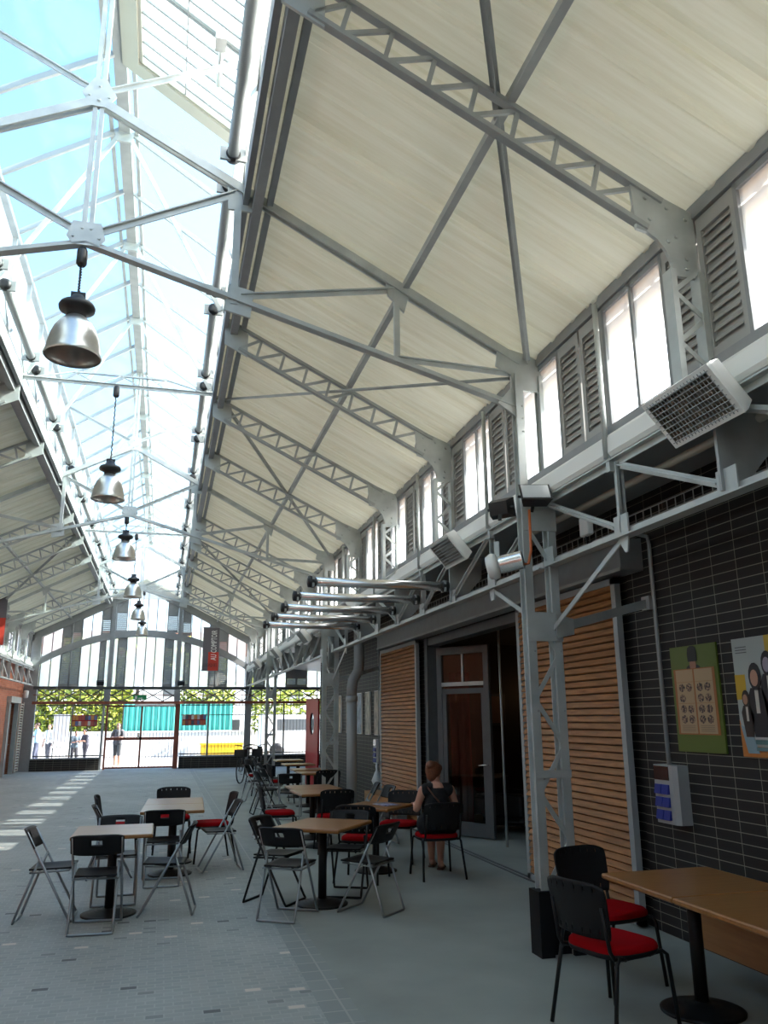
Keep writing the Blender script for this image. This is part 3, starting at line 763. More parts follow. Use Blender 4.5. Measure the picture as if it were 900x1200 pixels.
MB().bx(-2.02, -1.95, GY - .04, GY + .04, 0, 2.32).bx(-2.0, .46, GY - .03, GY + .03, 2.24, 2.30).bx(-2.0, .46, GY - .03, GY + .03, .03, .09).bx(-.78, -.71, GY - .03, GY + .03, .05, 2.3).bx(-2.0, .46, GY - .03, GY + .03, 1.04, 1.14).build('frame', 'rust', gt, world=True)
b = MB(); x = -1.9
while x < .44: b.bx(x - .008, x + .008, GY - .008, GY + .008, .06, 2.27); x += .115
b.build('bars', 'dgrey', gt, world=True)
MB().bx(.46, .64, GY - .09, GY + .09, 0, 2.34).build('gate_post', 'rust', gt, world=True)
MB().bx(-2.16, -2.08, GY - .04, GY + .04, 0, 2.34).build('gate_post', 'lgrey', gt, world=True)
MB().bx(-.85, -.79, GY - .06, GY + .06, 1.1, 1.3).build('lock', 'alu', gt, world=True)
ex = thing('exit_sign', 'small green emergency exit sign under the gable beam', 'sign', (-.85, GY - .24, 2.50))
MB().bx(-.24, .24, -.03, .03, 0, .16).build('housing', mat('exit green', (.02, .30, .10), .4), ex)
MB().bx(-.06, .05, -.036, -.03, .04, .06).prism([(.05, -.036, .02), (.10, -.036, .05), (.05, -.036, .08)], (0, .006, 0)).bx(-.18, -.10, -.036, -.03, .02, .13).build('pictogram', 'white', ex)

# white strip light over the gate, two small lamps on the beam
tag(MB().bx(-1.0, .45, GY - .3, GY - .22, 2.26, 2.33).build('strip_light', 'white', None, (0, GY - .26, 2.3)), 'white strip light over the gate', 'strip light')
for i, x in enumerate((-2.3, .62)):
    t = thing('floodlight', ['small black floodlight on the gable beam above the left gate post', 'small black floodlight on the gable beam above the right gate post'][i], 'floodlight', (x, GY - .22, 2.98), 0, 'floodlights on the gable beam')
    MB().box((0, 0, .13), (.26, .12, .16), Matrix.Rotation(.5, 3, 'X')).build('housing', 'black', t); MB().bx(-.02, .02, -.02, .02, 0, .1).build('bracket', 'grey', t)

# notice boards of coloured leaflets on the railings
for i, (x, z) in enumerate(((-2.75, 1.75), (1.18, 1.75))):
    t = thing('leaflet_board', ['board of coloured leaflets hung on the railing left of the gate', 'board of coloured leaflets hung on the railing right of the gate'][i], 'notice board', (x, GY - .05, z), 0, 'leaflet boards on the railings')
    MB().bx(-.44, .44, -.01, .01, -.20, .20).build('backing', 'redpaint', t)
    cols = [(.7, .7, .68), (.6, .15, .08), (.15, .2, .4), (.65, .3, .1), (.3, .1, .1), (.6, .6, .6), (.1, .12, .16), (.5, .12, .1)]
    random.seed(3 + i)
    for r in range(2):
        for q in range(8):
            cc = random.choice(cols); m_ = mat('leaflet', cc, .5)
            MB().bx(-.43 + q * .108, -.43 + q * .108 + .098, -.016, -.01, -.18 + r * .2, -.02 + r * .2).build('leaflet', m_, t)
tag(MB().bx(2.62, 2.90, GY - .05, GY - .04, 1.35, 1.75).build('notice', 'white', None, (2.76, GY - .045, 1.55)), 'white paper notice hung on the railing beside the right gable post', 'notice')

# ------------------------------------------------------------------ the street outside
struct(MB().bx(-60, 60, 33.3, 120, -.12, -.02).build('ground_street', mat('pale street asphalt', (.48, .47, .45), .8, noise=.06)), 'sunlit street outside the gate')
struct(MB().bx(-30, -8.6, -60, 33.3, -.14, -.03).bx(9.3, 60, -60, 33.3, -.14, -.03).build('ground_side', mat('pale side paving', (.42, .41, .39), .8)), 'ground beside the hall')
tag(MB().bx(-14, 16, 43.6, 43.9, 0, 1.15).bx(-14, 16, 43.55, 43.95, 1.15, 1.22).build('garden_wall', mat('white render', (.72, .70, .66), .8), None, (0, 43.7, 0)), 'low white rendered wall across the street', 'garden wall')
t = thing('green_fence', 'teal sheet metal fence above the white wall across the street', 'fence', (.0, 44.2, 1.2))
mb = MB(); x = -1.9
while x < 3.3: mb.prism([(x, 44.2, .9), (x + .12, 44.16, .9), (x + .20, 44.2, .9), (x + .26, 44.2, .9), (x + .26, 44.22, .9), (x, 44.22, .9)], (0, 0, 1.65)); x += .26
mb.build('sheet', mat('teal paint', (.04, .36, .30), .5), t, world=True)
for x in (-1.9, -.2, 1.5, 3.3): MB().bx(x - .05, x + .05, 44.24, 44.34, 0, 2.6).build('post', 'dgrey', t, world=True)
leaf_m = [mat('yellow green leaves', (.50, .52, .08), .6), mat('mid green leaves', (.24, .31, .05), .6), mat('dark leaves', (.09, .13, .03), .6)]
def foliage(name, c, r, n, size, lab, cat, trunk=None, mix=(0, 1, 2), seed=1, group=None):
    rnd = random.Random(seed); mb = MB()
    t = thing(name, lab, cat, (c[0], c[1], 0), 0, group)
    for i in range(n):
        while True:
            p = V((rnd.uniform(-1, 1), rnd.uniform(-1, 1), rnd.uniform(-1, 1)))
            if .35 < max(abs(k) for k in p) and p.length < 1.25: break
        p = V((p.x * r[0], p.y * r[1], c[2] + p.z * r[2]))
        if p.z < .05: continue
        a = V((rnd.uniform(-1, 1), rnd.uniform(-1, 1), rnd.uniform(-.6, .6))).normalized(); b = a.cross(V((rnd.uniform(-1, 1), rnd.uniform(-1, 1), rnd.uniform(-1, 1)))).normalized()
        s = size * rnd.uniform(.6, 1.3); mb.cur = rnd.choices((0, 1, 2), (5, 4, 2))[0]
        mb.add([p - a * s, p - b * s * .5, p + a * s, p + b * s * .5], [(0, 1, 2, 3)])
    o = mb.build('foliage', [leaf_m[k] for k in mix], t)
    if trunk: MB().tube([(0, 0, 0), (.05, .02, c[2] * .5), (0, 0, c[2])], trunk, 8, r2=trunk * .5).build('trunk', mat('bark', (.08, .055, .04), .9), t)
foliage('hedge', (-5.0, 45.2, 2.7), (3.4, .8, 2.1), 11000, .15, 'tall yellow green hedge across the street, left of the gate', 'hedge', .12, seed=2)
foliage('tree', (2.3, 46.0, 3.4), (1.5, 1.2, 1.6), 2200, .13, 'leafy tree overhanging the teal fence', 'tree', .1, seed=4)
foliage('tree', (-1.6, 51.5, 5.4), (4.5, 1.5, 1.4), 2400, .2, 'broad tree crown behind the white building front', 'tree', .2, seed=8)
foliage('shrub', (5.2, 42, 2.6), (1.0, .8, 1.5), 1500, .12, 'green shrub seen through the open aisle railing', 'shrub', .06, seed=5)
foliage('tree', (8.6, 46, 3.6), (2.0, 1.2, 2.2), 2200, .15, 'tree at the right behind the parked white van', 'tree', .12, seed=6)
hs = thing('house', 'pale house front with grey shutters across the street', 'house', (-2.4, 47, 0))
MB().bx(-.55, .9, 0, .3, 0, 4.6).build('wall', mat('pale plaster', (.75, .74, .72), .8), hs)
for x in (-.45, .2): MB().bx(x, x + .4, -.06, .0, 2.2, 3.6).build('window_shutter', 'lgrey', hs)
hs = thing('house', 'long white building with a brown tiled roof far across the street', 'house', (4, 62, 0))
MB().bx(-16, 12, 0, 1, 0, 6.3).build('wall', mat('white plaster', (.8, .78, .75), .8), hs)
MB().prism([(-16, -.4, 6.3), (-16, 4, 8.4), (-16, 4, 8.5), (-16, -.5, 6.4)], (28, 0, 0)).build('roof', mat('brown roof tile', (.28, .12, .07), .8), hs)
for x in (-13, -10, -7, -4, -1, 2, 5, 8): MB().bx(x, x + 1.1, -.05, .0, 3.4, 5.2).build('window', 'dgrey', hs)
van = thing('parked_van', 'white van parked in the street, seen through the aisle railing', 'van', (6.4, 38.6, 0))
MB().loft([[V((-1.9, y, .35)), V((2.3, y, .35)), V((2.3, y, 1.05)), V((1.7, y, 1.2)), V((1.2, y, 1.95)), V((-1.9, y, 2.0))] for y in (0, 1.7)]).build('body', 'white', van)
MB().bx(-1.2, 1.0, -.01, .0, 1.25, 1.75).build('window', 'dgrey', van)
for x in (-1.2, 1.5): MB().lathe([(.2, -.1), (.34, -.1), (.34, .1), (.2, .1)], 20, (x, .05, .34), Matrix.Rotation(PI / 2, 3, 'X')).build('wheel', 'black', van)
yb = thing('yellow_crate', 'long yellow crate on the pavement outside, right of the gate', 'crate', (2.55, 37.5, 0))
ym = mat('yellow plastic', (.72, .46, .02), .5)
MB().bx(-.85, .95, -.3, .3, .28, .68).build('tub', ym, yb); MB().bx(-.88, .98, -.33, .33, .68, .75).build('rim', ym, yb); MB().bx(-.8, .9, -.25, .25, -.02, .28).build('pallet', 'dgrey', yb)
wb_ = thing('display_board', 'tall pale grey display board standing outside left of the gate', 'board', (-3.85, 35.2, 0))
MB().bx(-.30, .30, -.02, .02, .95, 2.0).build('panel', mat('pale board', (.55, .57, .62), .6), wb_)
for x in (-.26, .26): MB().bx(x - .02, x + .02, -.02, .02, -.02, .95).build('leg', 'lgrey', wb_)
MB().bx(-.3, .3, -.35, .35, .72, .78).build('shelf', 'white', wb_)

# ------------------------------------------------------------------ banners
def banner(x, y, z, lab, w=.60, h=1.62, txt=True, rz=0.0):
    t = thing('hanging_banner', lab, 'banner', (x, y, z), rz, 'hanging banners')
    MB().bx(-w / 2, w / 2, -.012, .012, -h, 0).build('grey_panel', mat('banner grey', (.13, .115, .13), .7), t)
    MB().bx(-.09, w / 2, -.014, .014, -h, -h * .57).build('red_panel', mat('banner red', (.46, .035, .018), .7), t)
    MB().tube([(-w / 2 - .03, 0, .01), (w / 2 + .12, 0, .01)], .014, 8).tube([(-w / 2 - .03, 0, -h), (w / 2 + .12, 0, -h)], .014, 8).build('rod', 'grey', t)
    if txt:
        o = text_obj('lettering', 'AU COMPTOIR', .30, 'white', t, (.12, -.018, -h * .41), (PI / 2, -PI / 2, 0), .001); o.scale = (.56, 1, 1)
        o = text_obj('lower_lettering', 'LUDIQUES', .17, 'black', t, (0, -.018, -h * .875), (PI / 2, 0, 0), .001); o.scale = (.62, 1, 1)
    return t
banner(1.64, 31.6, 5.17, 'grey and red hanging banner reading AU COMPTOIR before the gable', rz=0)
bl = banner(-4.62, 24.2, 5.50, 'grey and red hanging banner at the left edge of the view', .56, 1.72, False)
text_obj('lettering', 'B', .2, 'white', bl, (.17, -.017, -.1), (PI / 2, -PI / 2, 0), .001)
tag(MB().tube([(1.98, 31.6, 5.2), (1.98, 31.6, 6.0)], .012, 6).build('banner_hanger', 'grey', None, (1.98, 31.6, 5.2)), 'thin hanger rod above the gable banner', 'rod')

# ------------------------------------------------------------------ pendant lamps
def pendant():
    t = thing('pendant_lamp', 'pendant', 'pendant lamp', (CX, YA, 4.46), 0, 'aluminium pendant lamps')
    prof = [(.212, 0), (.217, .008), (.207, .03), (.199, .09), (.184, .165), (.158, .24), (.120, .30), (.078, .338), (.065, .35)]
    inner = [(r - .006, z) for r, z in prof][::-1]
    MB().lathe(prof + inner, 36, caps=False).build('shade', 'alu', t)
    MB().lathe([(.067, .33), (.075, .345), (.075, .37), (.10, .39), (.135, .405), (.14, .43), (.128, .455), (.07, .48), (.045, .53), (.03, .535)], 28).build('ballast_housing', 'black', t)
    MB().bx(-.055, .055, -.015, .015, .46, .56).build('hook', 'black', t)
    MB().ell((0, 0, .17), (.045, .045, .07)).build('bulb', mat('frosted bulb', (.7, .68, .62), .3), t)
    return t
PL = pendant()
def add_cord(o, top):
    h = top - o.location.z
    mb = MB(); pts = []; k = 40
    for i in range(k + 1):
        a = i * 2.2; pts.append((.006 * math.cos(a), .006 * math.sin(a), .55 + (h - .62) * i / k))
    mb.tube(pts, .009, 6); mb.build('cord', 'black', o)
    MB().lathe([(.03, h - .16), (.042, h - .14), (.042, h - .03), (.03, h - .0)], 14).build('ceiling_cup', 'black', o)
for i, (y, z, top) in enumerate(((6.2, 4.50, 5.46), (10.8, 4.57, 6.18), (15.48, 4.66, 5.50), (20.12, 4.62, 6.18), (24.76, 4.62, 5.47), (29.4, 4.62, 6.18))):
    o = PL if i == 0 else dup(PL, (CX, y, z))
    if i: pass
    o.location = (CX + (-.02 if i < 1 else -.04), y, z)
    o['label'] = ['largest aluminium pendant lamp under the nearest truss', 'second pendant lamp, on a long cord from a cross girder', 'third pendant lamp, under the second roof truss', 'fourth pendant lamp down the middle of the hall', 'fifth pendant lamp, just above the gable arch', 'smallest and farthest pendant lamp'][i]
for o, top in zip([k for k in bpy.data.objects if k.name.startswith('pendant_lamp')], (5.46, 6.18, 5.50, 6.18, 5.47, 6.18)): add_cord(o, top)

# ------------------------------------------------------------------ tube luminaires
def tube_light(L, name='tube_light', m_='chrome'):
    t = thing(name, 'tube', 'tube light', (0, 0, 0), 0, 'tube lights')
    MB().tube([(.06, 0, 0), (L - .06, 0, 0)], .05, 18).build('tube_body', m_, t)
    for x, d in ((0, 1), (L, -1)):
        MB().lathe([(.03, -.0), (.062, .01), (.064, .07), (.056, .085)], 18, (x, 0, 0), Matrix.Rotation(d * PI / 2, 3, 'Y')).build('end_cap', 'black', t)
        MB().bx(x + d * .06 - .012, x + d * .06 + .012, -.11 if L > 1.8 else -.06, .11 if L > 1.8 else .06, -.06, .06).build('collar', 'galvd', t)
    return t
TL = tube_light(1.62)
for i in range(5):
    o = TL if i == 0 else dup(TL, (0, 0, 0))
    o.location = (1.43 + .016 * i, YA + BAY + i * BAY / 2, 3.19 + .012 * i)
    o['label'] = 'chrome tube light reaching out over the terrace, %s of the five' % ['first and nearest', 'second', 'third', 'fourth', 'fifth and farthest'][i]
    o['group'] = 'tube lights over the terrace'
TS = tube_light(1.98, m_='lgrey')
i = 0
for s, side in ((1, 'right'), (-1, 'left')):
    q = 0
    for k, y in ROWS:
        if y < (1 if s == 1 else 5) or y + BAY > SKY_END + .1: continue
        o = TS if i == 0 else dup(TS, (0, 0, 0))
        o.location = (CX + s * 1.13, y + .2, 6.42); o.rotation_euler = (0, 0, PI / 2); i += 1
        o['label'] = 'tube light along the %s edge of the skylight, %s one' % (side, nth(q)); q += 1
        o['group'] = 'tube lights along the skylight edges'

# ------------------------------------------------------------------ radiant heaters and floodlights on the girder
def heater():
    t = thing('radiant_heater', 'heater', 'heater', (0, 0, 0), 0, 'radiant heaters on the girder')
    R = Matrix.Rotation(math.radians(50), 3, 'Y')     # tilts the grille down into the hall
    def T(x, y, z): return R @ V((x, y, z))
    def ring(dx, dy, z): return [T(-dx, -dy, z), T(dx, -dy, z), T(dx, dy, z), T(-dx, dy, z)]
    w, l = .15, .30
    MB().loft([ring(w * .86, l * .93, -.05), ring(w + .02, l + .02, -.05), ring(w + .02, l + .02, -.02), ring(w, l, .06), ring(w * .8, l * .9, .075)], caps=False).add(ring(w * .8, l * .9, .075), [(0, 1, 2, 3)]).build('casing', 'white', t)
    MB().loft([ring(w * .86, l * .93, -.051), ring(w * .7, l * .9, .02)], caps=False).add(ring(w * .7, l * .9, .02), [(0, 1, 2, 3)]).build('reflector', mat('heat stained reflector', (.30, .26, .21), .35, .6), t)
    mb = MB()
    for i in range(19): y = -l + .02 + i * (2 * l - .04) / 18; mb.bar(T(-w, y, -.052), T(w, y, -.052), .004, .004)
    for i in range(9): x = -w + .015 + i * (2 * w - .03) / 8; mb.bar(T(x, -l, -.055), T(x, l, -.055), .004, .004)
    mb.build('grille', 'galvd', t)
    mb = MB()
    for x in (-.07, .0, .07): mb.tube([T(x, -l + .04, -.015), T(x, l - .04, -.015)], .012, 8)
    mb.build('element', mat('dark quartz', (.10, .075, .05), .5), t)
    MB().bar(T(.0, 0, .07), T(.14, 0, .16), .05, .02).bar(T(.0, -.2, .07), T(.0, .2, .07), .05, .015).build('bracket', 'galv', t)
    return t
HT = heater()
for i, y in enumerate((3.80, 8.12, 13.2, 17.8, 22.4, 27.1)):
    o = HT if i == 0 else dup(HT, (0, 0, 0))
    o.location = (2.93, y, 3.53)
    o['label'] = ['largest white radiant heater with wire grille, high at the right edge', 'second white radiant heater, left of the nearest column', 'third radiant heater, above the chrome tube lights', 'fourth radiant heater, past the second column', 'fifth radiant heater on the far girder', 'smallest and farthest radiant heater'][i]
def flood(loc, rz, rx, lab, s=1.0):
    t = thing('floodlight', lab, 'floodlight', loc, rz, 'black floodlights on the nearest column')
    R = Matrix.Rotation(rx, 3, 'X')
    MB().loft([[R @ V(p) * s for p in q] for q in ([(-.09, -.05, -.06), (.09, -.05, -.06), (.09, -.05, .06), (-.09, -.05, .06)], [(-.12, .05, -.09), (.12, .05, -.09), (.12, .05, .09), (-.12, .05, .09)])]).build('housing', 'black', t)
    MB().loft([[R @ V(p) * s for p in q] for q in ([(-.105, .052, -.075), (.105, .052, -.075), (.105, .052, .075), (-.105, .052, .075)], [(-.105, .056, -.075), (.105, .056, -.075), (.105, .056, .075), (-.105, .056, .075)])]).build('lens', mat('flood glass', (.55, .58, .6), .1), t)
    MB().bar(R @ V((-.13, 0, 0)) * s, R @ V((.13, 0, 0)) * s, .02, .02).bar((0, .0, 0), (.02, -.06, -.12), .03, .01).build('yoke', 'black', t)
flood((2.94, 6.00, 3.56), PI - .25, .62, 'black floodlight with pale lens tilted up, front of the nearest column', 1.1)
flood((2.72, 6.22, 3.50), -.9, .2, 'black floodlight on the hall side of the nearest column', .95)
sp = thing('metal_spotlight', 'silver can spotlight with white cap, on the nearest column', 'spotlight', (2.71, 6.04, 2.99))
R = Matrix.Rotation(PI / 2 - .18, 3, 'Y'); sp.rotation_euler.z = -.55
MB().lathe([(.03, -.10), (.072, -.095), (.075, -.09), (.075, .09), (.08, .095), (.08, .105), (.07, .105)], 24, (0, 0, 0), R).build('can', 'chrome', sp)
MB().lathe([(.07, .1055), (.0701, .107), (.0, .107)], 24, (0, 0, 0), R, caps=False).build('lens', 'dgrey', sp)
MB().lathe([(.02, -.20), (.09, -.195), (.112, -.15), (.105, -.11), (.03, -.10)], 20, (0, 0, 0), R).build('cap', 'white', sp)
MB().tube([(.11, 0, -.02), (.15, -.02, -.02), (.17, .02, .1), (.17, .05, .45)], .012, 8).build('cable', 'orange', sp)
MB().bx(-.14, -.10, .06, .1, -.05, .2).build('bracket', 'galv', sp)

# ------------------------------------------------------------------ shop front: sliding slatted shutters, rail cover, door
def shutter(name, y0, y1, lab):
    t = thing(name, lab, 'shutter', (4.06, (y0 + y1) / 2, 0), 0, 'sliding larch shutters')
    z0, z1 = .02, 3.02
    f = MB()
    for a in (y0, y1 - .075): f.bx(4.03, 4.09, a, a + .075, z0, z1)
    f.bx(4.03, 4.09, y0, y1, z1 - .06, z1).bx(4.03, 4.09, y0, y1, z0, z0 + .06)
    f.build('frame', 'lgrey', t, world=True)
    sl_ = MB(); z = z0 + .07
    while z < z1 - .10:
        sl_.loft([[V((4.075, y, z)), V((4.04, y, z)), V((4.026, y, z + .008)), V((4.05, y, z + .058)), V((4.075, y, z + .058))] for y in (y0 + .075, y1 - .075)]); z += .067
    sl_.build('slats', 'slat', t, world=True)
    MB().bx(4.078, 4.088, y0 + .07, y1 - .07, z0 + .06, z1 - .06).build('backing', 'black', t, world=True)
    return t
shutter('slatted_shutter', 6.66, 8.92, 'sliding larch slat shutter behind the nearest column')
shutter('slatted_shutter', 12.98, 15.36, 'sliding larch slat shutter left of the bar door, behind the seated woman')
bx = thing('rail_cover', 'long grey metal cover over the sliding shutter rail', 'rail cover', (4.0, 10.8, 3.02))
MB().prism([(4.16, 6.36, 3.04), (3.93, 6.36, 3.04), (3.93, 6.36, 3.31), (4.16, 6.36, 3.34)], (0, 8.8, 0)).build('cover', 'grey', bx, world=True)
MB().bx(3.92, 3.93, 6.36, 15.16, 3.03, 3.06).build('lip', 'galvd', bx, world=True)
fr = MB().bx(TW - .02, TW + .2, 12.72, 12.86, 0, 3.02).bx(TW - .02, TW + .2, 8.70, 8.80, 0, 3.02).bx(TW - .0, TW + .2, 8.7, 12.86, 2.9, 3.03)
struct(fr.build('door_1', 'dgrey'), 'dark steel frame of the bar entrance')
dr = thing('glazed_door', 'tall open glass door in a grey frame, right of the seated woman', 'door', (4.30, 12.66, 0), 0)
ang = math.atan2(11.78 - 12.66, 4.83 - 4.30)
dr.rotation_euler = (0, 0, ang)
Ld = 1.04
MB().bx(0, .10, -.03, .03, .02, 2.86).bx(Ld - .10, Ld, -.03, .03, .02, 2.86).bx(.1, Ld - .1, -.03, .03, .02, .22).bx(.1, Ld - .1, -.03, .03, 2.74, 2.86).build('frame', 'dgrey', dr)
MB().bx(.1, Ld - .1, -.03, .03, 2.24, 2.30).bx(Ld / 2 - .015, Ld / 2 + .015, -.02, .02, 2.3, 2.74).build('transom', 'galv', dr)
MB().bx(.1, Ld - .1, -.004, .004, .22, 2.24).build('pane', 'glass', dr)
MB().bx(.1, Ld - .1, -.004, .004, 2.30, 2.74).build('transom_pane', 'glass', dr)
MB().bx(.1, .18, -.02, .02, .2, 2.2).bx(Ld - .16, Ld - .1, -.02, .02, .2, 2.2).bx(.1, Ld - .1, -.02, .02, 2.12, 2.2).build('inner_frame', 'dgrey', dr)
MB().tube([(Ld - .06, -.03, 1.06), (Ld - .06, -.08, 1.06), (Ld - .20, -.08, 1.05)], .011, 8).tube([(Ld - .06, .03, 1.06), (Ld - .06, .08, 1.06), (Ld - .20, .08, 1.05)], .011, 8).build('handle', 'chrome', dr)
ct = MB(); G = []
for i in range(2):
    G.append([V((4.72 + j * .026 + .02 * i, 13.3 + .05 * math.sin(j * 1.3), 2.5 - 2.45 * i)) for j in range(14)])
tag(ct.grid(G, .008).build('curtain', 'curtain', None, (4.9, 13.3, 0)), 'dark red curtain hanging behind the glass door', 'curtain')
# things inside the bar
t = thing('bar_counter', 'dark bar counter inside the doorway', 'counter', (6.6, 11.2, 0))
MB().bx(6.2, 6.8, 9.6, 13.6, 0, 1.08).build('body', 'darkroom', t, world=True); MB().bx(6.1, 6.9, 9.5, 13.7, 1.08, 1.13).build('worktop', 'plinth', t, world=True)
t = thing('leather_armchair', 'black leather armchair just behind the glass door', 'armchair', (5.5, 12.6, 0), .7)
MB().rbox((0, 0, .27), (.8, .75, .3), .08).build('seat', 'bmetal', t); MB().rbox((0, .33, .58), (.8, .18, .55), .08).build('backrest', 'bmetal', t)
for x in (-.38, .38): MB().rbox((x, 0, .42), (.14, .75, .36), .06).build('armrest', 'bmetal', t)
for i, (x, y, z, lab) in enumerate(((6.9, 14.6, 2.25, 'small warm lamp glowing inside, seen through the glass door'), (7.0, 13.2, 2.28, 'small warm lamp glowing in the dark doorway'), (5.2, 10.2, 3.02, 'warm recessed ceiling spot inside the bar doorway'))):
    t = thing('bar_lamp', lab, 'lamp', (x, y, z), 0, 'lit lamps in the bar')
    if i < 2:
        MB().ell((0, 0, 0), (.035, .035, .05)).build('bulb', 'bulb', t); MB().tube([(0, 0, .05), (0, 0, .87)], .004, 6).build('flex', 'black', t)
    else:
        MB().lathe([(.03, 0), (.055, .01), (.055, .12)], 16).build('can', 'alu', t); MB().lathe([(.0001, -.004), (.045, -.004), (.045, .004)], 16).build('bulb', 'bulb', t)
    l = bpy.data.lights.new('bar_glow', 'POINT'); l.energy = .12; l.color = (1, .62, .34); l.shadow_soft_size = .06
    lo_ = bpy.data.objects.new('bar_glow', l); C.objects.link(lo_); lo_.location = (x - .06, y - .1, z - .12)
t = thing('wall_picture', 'dark framed picture on the ochre wall inside the bar', 'picture', (6.2, 14.97, 1.9))
MB().bx(-.25, .25, -.02, .02, -.3, .3).build('frame', 'black', t); MB().bx(-.2, .2, -.025, -.02, -.25, .25).build('print', 'brownl', t)
tag(MB().tube([(4.75, 11.15, 0), (4.75, 11.15, 3.05)], .018, 10).build('steel_pole', 'galvd', None, (4.75, 11.15, 0)), 'slim steel pole just inside the bar doorway', 'pole')

# wall bracket from the nearest column to the tiled wall
t = thing('wall_stay', 'flat steel stay running from the nearest column to the tiled wall', 'stay', (3.17, 6.15, 2.47))
MB().bar((3.16, 6.12, 2.47), (4.14, 6.30, 2.73), .012, .075).build('bar', 'galvd', t, world=True)
MB().box((4.13, 6.3, 2.73), (.04, .12, .12)).build('wall_plate', 'galvd', t, world=True); MB().prism([(3.12, 6.09, 2.38), (3.30, 6.13, 2.42), (3.30, 6.13, 2.55), (3.12, 6.09, 2.58)], (0, .012, 0)).build('column_plate', 'galv', t, world=True)
t = thing('wall_stay', 'flat steel stay running from the second column to the tiled wall', 'stay', (3.2, 15.4, 2.47))
MB().bar((3.2, 15.42, 2.47), (4.14, 15.6, 2.73), .012, .075).build('bar', 'galvd', t, world=True)

# cable trays and cables behind the girder
t = thing('cable_tray', 'wire mesh cable tray with dark and orange cables behind the girder', 'cable tray', (3.7, 2, 3.3))
mb = MB()
for dx, dz in ((0, 0), (.1, 0), (.2, 0), (.2, .08), (0, .08)): mb.bar((3.7 + dx, -2, 3.30 + dz), (3.7 + dx, 15, 3.30 + dz), .007, .007)
y = -2
while y < 15: mb.bar((3.7, y, 3.30), (3.9, y, 3.30), .006, .006).bar((3.7, y, 3.3), (3.7, y, 3.38), .006, .006).bar((3.9, y, 3.3), (3.9, y, 3.38), .006, .006); y += .11
mb.build('mesh', 'galvd', t, world=True)
for i, (x, m_) in enumerate(((3.74, 'black'), (3.78, 'orange'), (3.82, 'black'), (3.86, 'black'))): MB().tube([(x, -2 + 1.7 * j, 3.32 + .01 * math.sin(j * 2 + i)) for j in range(11)], .013, 6).build('cable', m_, t, world=True)
t = thing('orange_conduit', 'orange conduit running along behind the bottom of the girder', 'conduit', (3.5, 2, 3.16))
MB().tube([(3.5, -2, 3.14), (3.5, 6.5, 3.14), (3.5, 15, 3.14)], .018, 8).build('pipe', 'orange', t, world=True)
tag(MB().tube([(3.4, 3.0, 3.50), (3.4, 7.4, 3.50)], .03, 8).build('ceiling_pipe', 'beige', None, (3.4, 5, 3.5)), 'beige pipe under the aisle soffit behind the girder', 'pipe')
for i, (x, y, z) in enumerate(((3.35, 5.9, 3.30), (3.35, 7.1, 3.28))):
    t = thing('junction_box', ['small white junction box right of the nearest column head', 'small white junction box left of the nearest column head'][i], 'junction box', (x, y, z), 0, 'junction boxes behind the girder')
    MB().rbox((0, 0, 0), (.06, .14, .16), .012).build('box', 'white', t); MB().tube([(0, .02, -.08), (.03, .05, -.14), (.1, .1, -.1)], .008, 6).build('cable', 'black', t)

# electrical boxes with a conduit up the wall
def power_box(y, lab):
    t = thing('power_box', lab, 'socket box', (TW, y, .90), 0, 'socket boxes on the tiled wall')
    MB().loft([[V((0, -.15, z)), V((-.10, -.15, z)), V((-.125, -.11, z)), V((-.125, .15, z)), V((0, .15, z))] for z in (0, .46)]).build('casing', 'lgrey', t)
    MB().bx(-.132, -.125, -.06, .14, .34, .45).build('breaker_window', mat('smoked window', (.03, .015, .015), .15), t)
    for z in (.03, .13, .23):
        for a, b in ((-.055, .035), (.045, .135)): MB().loft([[V((-.125, a, z)), V((-.125, b, z)), V((-.125, b, z + .075)), V((-.125, a, z + .075))], [V((-.15, a, z)), V((-.15, b, z)), V((-.135, b, z + .075)), V((-.135, a, z + .075))]]).build('socket_lid', 'blue', t)
    MB().tube([(-.03, .06, .46), (-.03, .06, 2.34), (-.03, .08, 2.42), (-.03, .3, 2.5)], .017, 8).build('conduit', 'lgrey', t)
    return t
power_box(6.13, 'grey wall box with six blue socket lids, left of the green poster')
power_box(15.75, 'grey wall box with blue socket lids beside the far slatted shutter')

# posters
def poster(y0, y1, z0, z1, base, lab):
    t = thing('poster', lab, 'poster', (TW - .012, (y0 + y1) / 2, (z0 + z1) / 2), 0, 'posters on the tiled wall')
    h = MB().bx(-.008, .008, y0 - (y0 + y1) / 2, y1 - (y0 + y1) / 2, z0 - (z0 + z1) / 2, z1 - (z0 + z1) / 2); h.build('sheet', mat('poster sheet', base, .45), t)
    return t
